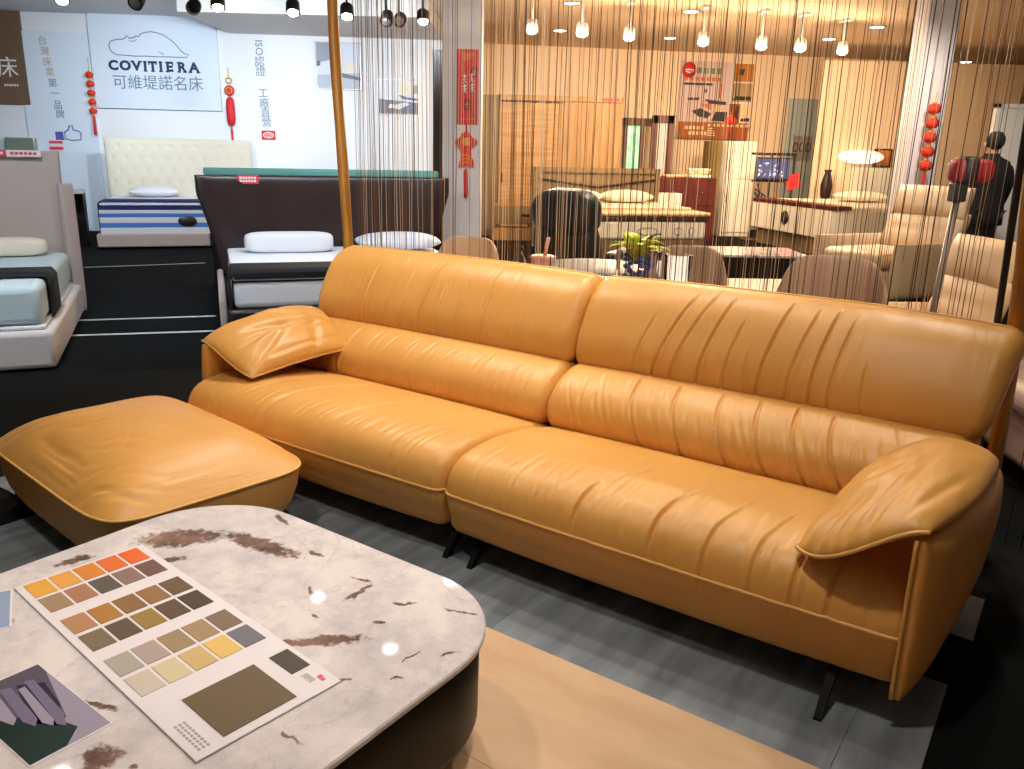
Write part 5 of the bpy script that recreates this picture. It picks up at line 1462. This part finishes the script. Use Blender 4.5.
for s_ in (-1, 1):
    b = B(); b.sell(.03, .045, .035, .7, .7, (s_ * .22, .10, .85), 14, 10)
    for k in range(4): b.tube([(s_ * .22 + (k - 1.5) * .015, .115, .835), (s_ * .22 + (k - 1.5) * .016, .125, .79), (s_ * .22 + (k - 1.5) * .015, .115, .755 + .008 * abs(k - 1.5))], .0085, 6, taper=[1, .95, .7])
    b.tube([(s_ * .195, .12, .86), (s_ * .178, .14, .825), (s_ * .185, .14, .80)], .009, 6, taper=[1, .95, .7])
    b.build('hand', 'skin', per)
    b = B(); b.sell(.05, .13, .045, .6, .6, (s_ * .115, .05, .045), 18, 10); b.build('shoe', 'black_leather', per)

# ------------------------------------------------------- string curtain, poles
CY = 1.36
ZR = 3.0
xl, xr = -1.84, 1.56
def pole(label, x, y, r, kinks, key='bamboo', lean=0.0):
    t = thing('curtain_pole', label, 'pole', S(x, y), SY)
    b = B(); pts = []
    for i in range(25):
        z = .0 + ZR * i / 24; o_ = 0
        pts.append((lean * (z - 1) + kinks * .02 * math.sin(z * 2.1), 0, z))
    b.tube(pts, r, 14, taper=[1 + .05 * math.sin(i * 1.3) for i in range(25)]); b.build('shaft', key, t)
    b = B(); b.lathe([(.02, 0), (r * 2.4, 0), (r * 2.4, .02), (r * 1.2, .035)], 18); b.build('foot', 'black_metal', t)
    return t
pole('gold curtain pole behind the left end of the tan sofa', xl - .065, CY, .031, 1, lean=-.022)
pole('gold curtain pole behind the right end of the tan sofa', xr + .050, CY - .035, .029, 1, lean=-.035)
pole('thin black curtain pole beside the right gold pole', xr + .005, CY + .012, .013, 0, key='black_metal', lean=-.035)
b = B(); b.tube([S(xl - .08, CY, ZR), S(xr + 1.3, CY, ZR)], .03, 10); tag(b.build('curtain_rail', 'dark_wood'), 'dark rail carrying the string curtain', 'rail')
b = B(); rs = random.Random(21)
nst = 0
x = xl + .05
def strand(x, r, key, dy=0.0):
    a_ = rs.uniform(-.012, .012); ph = rs.uniform(0, 6)
    b.use(key).tube([S(x - a_ + .006 * math.sin(ph), CY + dy, ZR), S(x + .006 * math.sin(ph + 1), CY + dy, 2.0), S(x + .005 * math.sin(ph + 2.2), CY + dy, 1.45), S(x + a_ * .5, CY + dy, 1.1), S(x + a_, CY + dy, .06)], r, 4)
while x < xr - .03:
    k = rs.random()
    if k < .36: strand(x, rs.uniform(.0010, .0017), 'string_brown')
    elif k < .48: strand(x, rs.uniform(.0012, .0021), 'string_dark')
    else: strand(x, rs.uniform(.0008, .0014), 'string_cream')
    if rs.random() < .35: strand(x + .005, .0007, 'string_brown', .004)
    x += rs.choice((.005, .007, .010, .014, .019, .026))
for x in (xr + .17, xr + .23, xr + .36): strand(x, .002, 'string_dark')
cur = b.build('string_curtain', None, recalc=False)
tag(cur, 'curtain of thin brown and cream hanging strings behind the tan sofa', 'curtain', kind='stuff')

# ---------------------------------------------------------------- LIGHTS
def spot(loc, target, power, color, size=60, blend=.6, rad=.06):
    l = bpy.data.lights.new('spot_light', 'SPOT'); l.energy = power; l.color = color; l.spot_size = R(size); l.spot_blend = blend; l.shadow_soft_size = rad
    o = bpy.data.objects.new('spot_light', l); COL.objects.link(o); o.location = loc
    d = Vector(target) - Vector(loc); o.rotation_euler = d.to_track_quat('-Z', 'Y').to_euler()
    return o
COOL = (.86, .93, 1.0); WARM = (1.0, .74, .48); NEU = (1.0, .90, .76)
def track_head(label, px, py, Y, target, warm, lit=True, power=0, size=70, group='track spotlights', cat='spotlight'):
    p = at(px, py, Y); wall = target
    if lit: target = (p.x * .93, p.y - .75, p.z - 1.5)
    t = thing('track_spotlight', label, cat, p, 0, group)
    d = (Vector(target) - p).normalized(); q = d.to_track_quat('-Z', 'Y').to_matrix().to_4x4()
    b = B(); b.lathe([(.02, .16), (.06, .155), (.078, .13), (.082, 0), (.072, 0), (.06, .02)], 20, mtx=q); b.build('lamp_head', 'ceil' if warm else 'black_plastic', t)
    b = B(); b.lathe([(.005, .012), (.062, .012), (.058, -.004), (.04, -.018), (.005, -.024)], 20, mtx=q); b.build('lens', ('lens_warm' if warm else 'lens_cool') if lit else 'silver', t)
    hz = CZ - .004 - p.z
    b = B(); b.tube([(0, 0, .10), (0, 0, max(.14, hz))], .014, 8); b.box(-.05, -.16, hz - .035, .05, .16, hz, .006, 1); b.build('mount', 'ceil' if warm else 'black_plastic', t)
    if power: spot(p + d * .06, wall, power * 1.0, WARM if warm else COOL, size, .7, .07)
    return t
P_ = lambda x, y: onplane(x, y, PL, WY)
track_head('black track spotlight at top left above slogan board', 62, 1, 10.2, P_(60, 60), False, True, 330, 75)
track_head('black track spotlight above left part of sign panel', 135, 4, 10.2, (-4.5, 6.0, 0), False, False)
track_head('round black track spotlight above right part of sign panel', 193, 8, 10.2, P_(150, 70), False, False, 0)
track_head('lit track spotlight at the right edge of sign panel', 218, 8, 10.3, P_(160, 70), False, True, 420, 80)
track_head('lit track spotlight over the vertical grey lettering', 293, 13, 10.4, P_(275, 90), False, True, 330, 80)
track_head('lit track spotlight just right of the left gold pole', 347, 17, 10.4, P_(370, 90), False, True, 330, 80)
track_head('small black track spotlight left of the twin heads', 386, 22, 11.2, (-2.0, 9, .5), False, False)
track_head('round black track spotlight above the small bedroom picture', 399, 21, 11.2, (-2, 4, 0), False, False)
track_head('black track spotlight nearest the left column', 423, 22, 11.2, P_(410, 80), False, True, 150, 80)
# warm side: bare glowing track lamps
GT = 'warm glowing lamps of the far ceiling'
wr = lambda x, y: onplane(x, y, PR, WR)
for k, (px, py, Y, lab, pw) in enumerate(((532, 31, 11.6, 'warm glowing spotlight above left part of wardrobe', 330), (582, 34, 11.8, 'warm glowing spotlight above middle of wardrobe', 330), (629, 38, 12.2, 'small warm spotlight above right end of wardrobe', 260),
                                      (703, 43, 12.4, 'warm glowing spotlight above the poster left half', 380), (761, 47, 12.6, 'warm glowing spotlight right above the poster edge', 330), (800, 49, 12.8, 'warm glowing spotlight above the grey blue door', 300), (842, 52, 13.2, 'warm glowing spotlight above the cloud lamp', 300))):
    tx = {0: (.2, 15.2, 1.2), 1: (1.4, 15.4, 1.5), 2: (2.2, 16.8, 1.6), 3: (3.4, 17.3, 2.3), 4: (4.7, 17, 1.5), 5: (5.6, 17, 1.5), 6: (6.2, 16, 1.6)}[k]
    track_head(lab, px, py, Y, tx if k % 2 else (tx[0] * .5, 5.5, 0.6), True, True, 0, group=GT)
    spot(at(px, py + 4, Y), tx, pw * (.75, .7, 1.0, 1.0, .8, .7, .45)[k], WARM, 100, .8, .08)
    lb = bpy.data.lights.new('bulb_light', 'POINT'); lb.energy = 36; lb.color = WARM; lb.shadow_soft_size = .07
    ob = bpy.data.objects.new('bulb_light', lb); COL.objects.link(ob); ob.location = at(px, py + 9, Y - .12)
    spot(at(px, py + 4, Y - .1), (at(px, 240, 9).x, 9.0, .3), pw * .9, WARM, 90, .8, .08)
# recessed downlights
def downlight(label, px, py):
    p = atz(px, py, CZ - .004)
    t = thing('downlight', label, 'downlight', (p.x, p.y, CZ - .004), 0, 'recessed downlights of the far ceiling')
    b = B(); b.lathe([(.10, -.004), (.13, -.012), (.145, 0), (.10, 0)], 28); b.build('trim_ring', 'silver', t)
    b = B(); b.lathe([(.003, -.006), (.10, -.006), (.10, -.002), (.003, -.002)], 24); b.build('lens', 'lens_warm', t)
for lab, px, py in (('recessed downlight nearest the left column', 560, 30.5), ('recessed downlight at top centre of the far ceiling', 572, 3), ('recessed downlight above the poster top edge', 691, 11.5),
                    ('faint recessed downlight between wardrobe and poster', 670, 38), ('recessed downlight above the grey blue door', 829, 39), ('recessed downlight left of the right column', 877, 27), ('recessed downlight right of the right column', 966, 62)):
    downlight(lab, px, py)
# show lights over the tan sofa group (on the ceiling above, out of the picture)
for k, (x, y, tx, ty, pw, lab) in enumerate(((-1.3, 1.9, -1.3, 2.8, 135, ''), (.3, 1.7, .1, 2.6, 135, ''), (1.9, 3.9, .9, 2.5, 160, ''), (-1.0, 4.6, -.9, 3.5, 215, ''), (.5, 4.3, .3, 3.0, 210, ''))):
    spot((x, y, 3.32), (tx, ty, .4), pw, (1, .93, .80), 80, .7, .09)
    p = Vector((x, y, 3.34)); t = thing('track_spotlight', 'ceiling spotlight out of the frame over the tan sofa', 'spotlight', p, 0, 'spotlights over the sofa')
    b = B(); b.lathe([(.02, .14), (.06, .135), (.08, .11), (.082, .0), (.07, 0), (.06, .02)], 18); b.build('lamp_head', 'black_plastic', t)
    b = B(); b.lathe([(.003, .016), (.062, .016), (.062, .008), (.003, .008)], 18); b.build('lens', 'lens_cool', t)
    b = B(); b.tube([(0, 0, .1), (0, 0, .155)], .014, 8); b.build('mount', 'black_plastic', t)
l = bpy.data.lights.new('lamp_bulb', 'POINT'); l.energy = 8; l.color = WARM; l.shadow_soft_size = .2
o = bpy.data.objects.new('lamp_bulb', l); COL.objects.link(o); o.location = (lp.x, 15.4, lp.z - .3)
# unseen lamps of the show room; some are added to brighten what they face
MID = ((3.0, 4.0, 2.9, 6.0, 300, WARM), (1.6, 7.5, 1.2, 5.6, 320, WARM), (-3.0, 4.6, -3.9, 6.2, 330, COOL), (-.99, 6.13, -1.9, 7.6, 150, COOL), (-1.8, 6.94, -2.2, 8.4, 130, COOL), (-.57, 7.3, -1.4, 8.6, 90, COOL), (-5.2, 9.0, -5.6, 12.8, 480, COOL), (3.7, 9.6, 4.8, 13.5, 420, WARM), (4.6, 8.6, 5.1, 11.0, 260, NEU), (-.1, 8.0, -.6, 10.2, 150, NEU), (4.4, 7.6, 5.3, 10.6, 60, NEU), (.9, 3.1, .75, 4.5, 55, NEU),  # the neutral ones are added to brighten columns, white screen and plant
       (1.6, 9.5, 1.9, 12.2, 380, WARM))
FRONT_FILL = ((-1.4, -1.6, -.6, 7.5, 850), (.9, -1.6, 1.2, 7.5, 850), (2.9, -1.4, 3.4, 7.2, 950))  # unseen fill spots added behind the camera to brighten columns and strings
for x, y, tx, ty, pw in FRONT_FILL: spot((x, y, 3.32), (tx, ty, 2.1), pw, NEU, 37, .7, .1)
for x, y, tx, ty, pw in ((-2.6, -1.5, -1.7, 7.0, 800), (-3.4, -1.2, -3.9, 6.0, 420)): spot((x, y, 3.32), (tx, ty, .7), pw, COOL, 24, .6, .1)  # cool fill spots added behind the camera to brighten the left beds
FRONT_FILL += ((-2.6, -1.5, -2.0, 7.2, 0), (-3.4, -1.2, -3.9, 6.0, 0))  # housings for the added cool fill spots
MID += tuple((x, y, tx, ty, 0, NEU) for x, y, tx, ty, pw in FRONT_FILL)
for k, (x, y, tx, ty, pw, colr) in enumerate(MID):
    if pw: spot((x, y, 3.32), (tx, ty, 1.6 if ty in (10.2, 10.6) else .8), pw, colr, 85, .8, .1)
    t = thing('track_spotlight', 'unseen ceiling spotlight among the inferred and added lamps of the show room', 'spotlight', (x, y, 3.34), 0, 'spotlights over the show room')
    b = B(); b.lathe([(.02, .14), (.06, .135), (.08, .11), (.082, .0), (.07, 0), (.06, .02)], 18); b.build('lamp_head', 'black_plastic', t)
    b = B(); b.lathe([(.003, .016), (.062, .016), (.062, .008), (.003, .008)], 18); b.build('lens', 'lens_cool', t)
    b = B(); b.tube([(0, 0, .1), (0, 0, .155)], .014, 8); b.build('mount', 'black_plastic', t)

wd_ = bpy.data.worlds.new('world'); sc.world = wd_; wd_.use_nodes = True
wd_.node_tree.nodes['Background'].inputs[0].default_value = (.9, .93, 1.0, 1); wd_.node_tree.nodes['Background'].inputs[1].default_value = .25
sc.view_settings.view_transform = 'Standard'; sc.view_settings.look = 'None'; sc.view_settings.gamma = 1.0
sc.view_settings.exposure = 0.0; sc.view_settings.use_curve_mapping = False
sc.cycles.use_denoising = True
sc.cycles.max_bounces = 8
sc.cycles.sample_clamp_indirect = 6
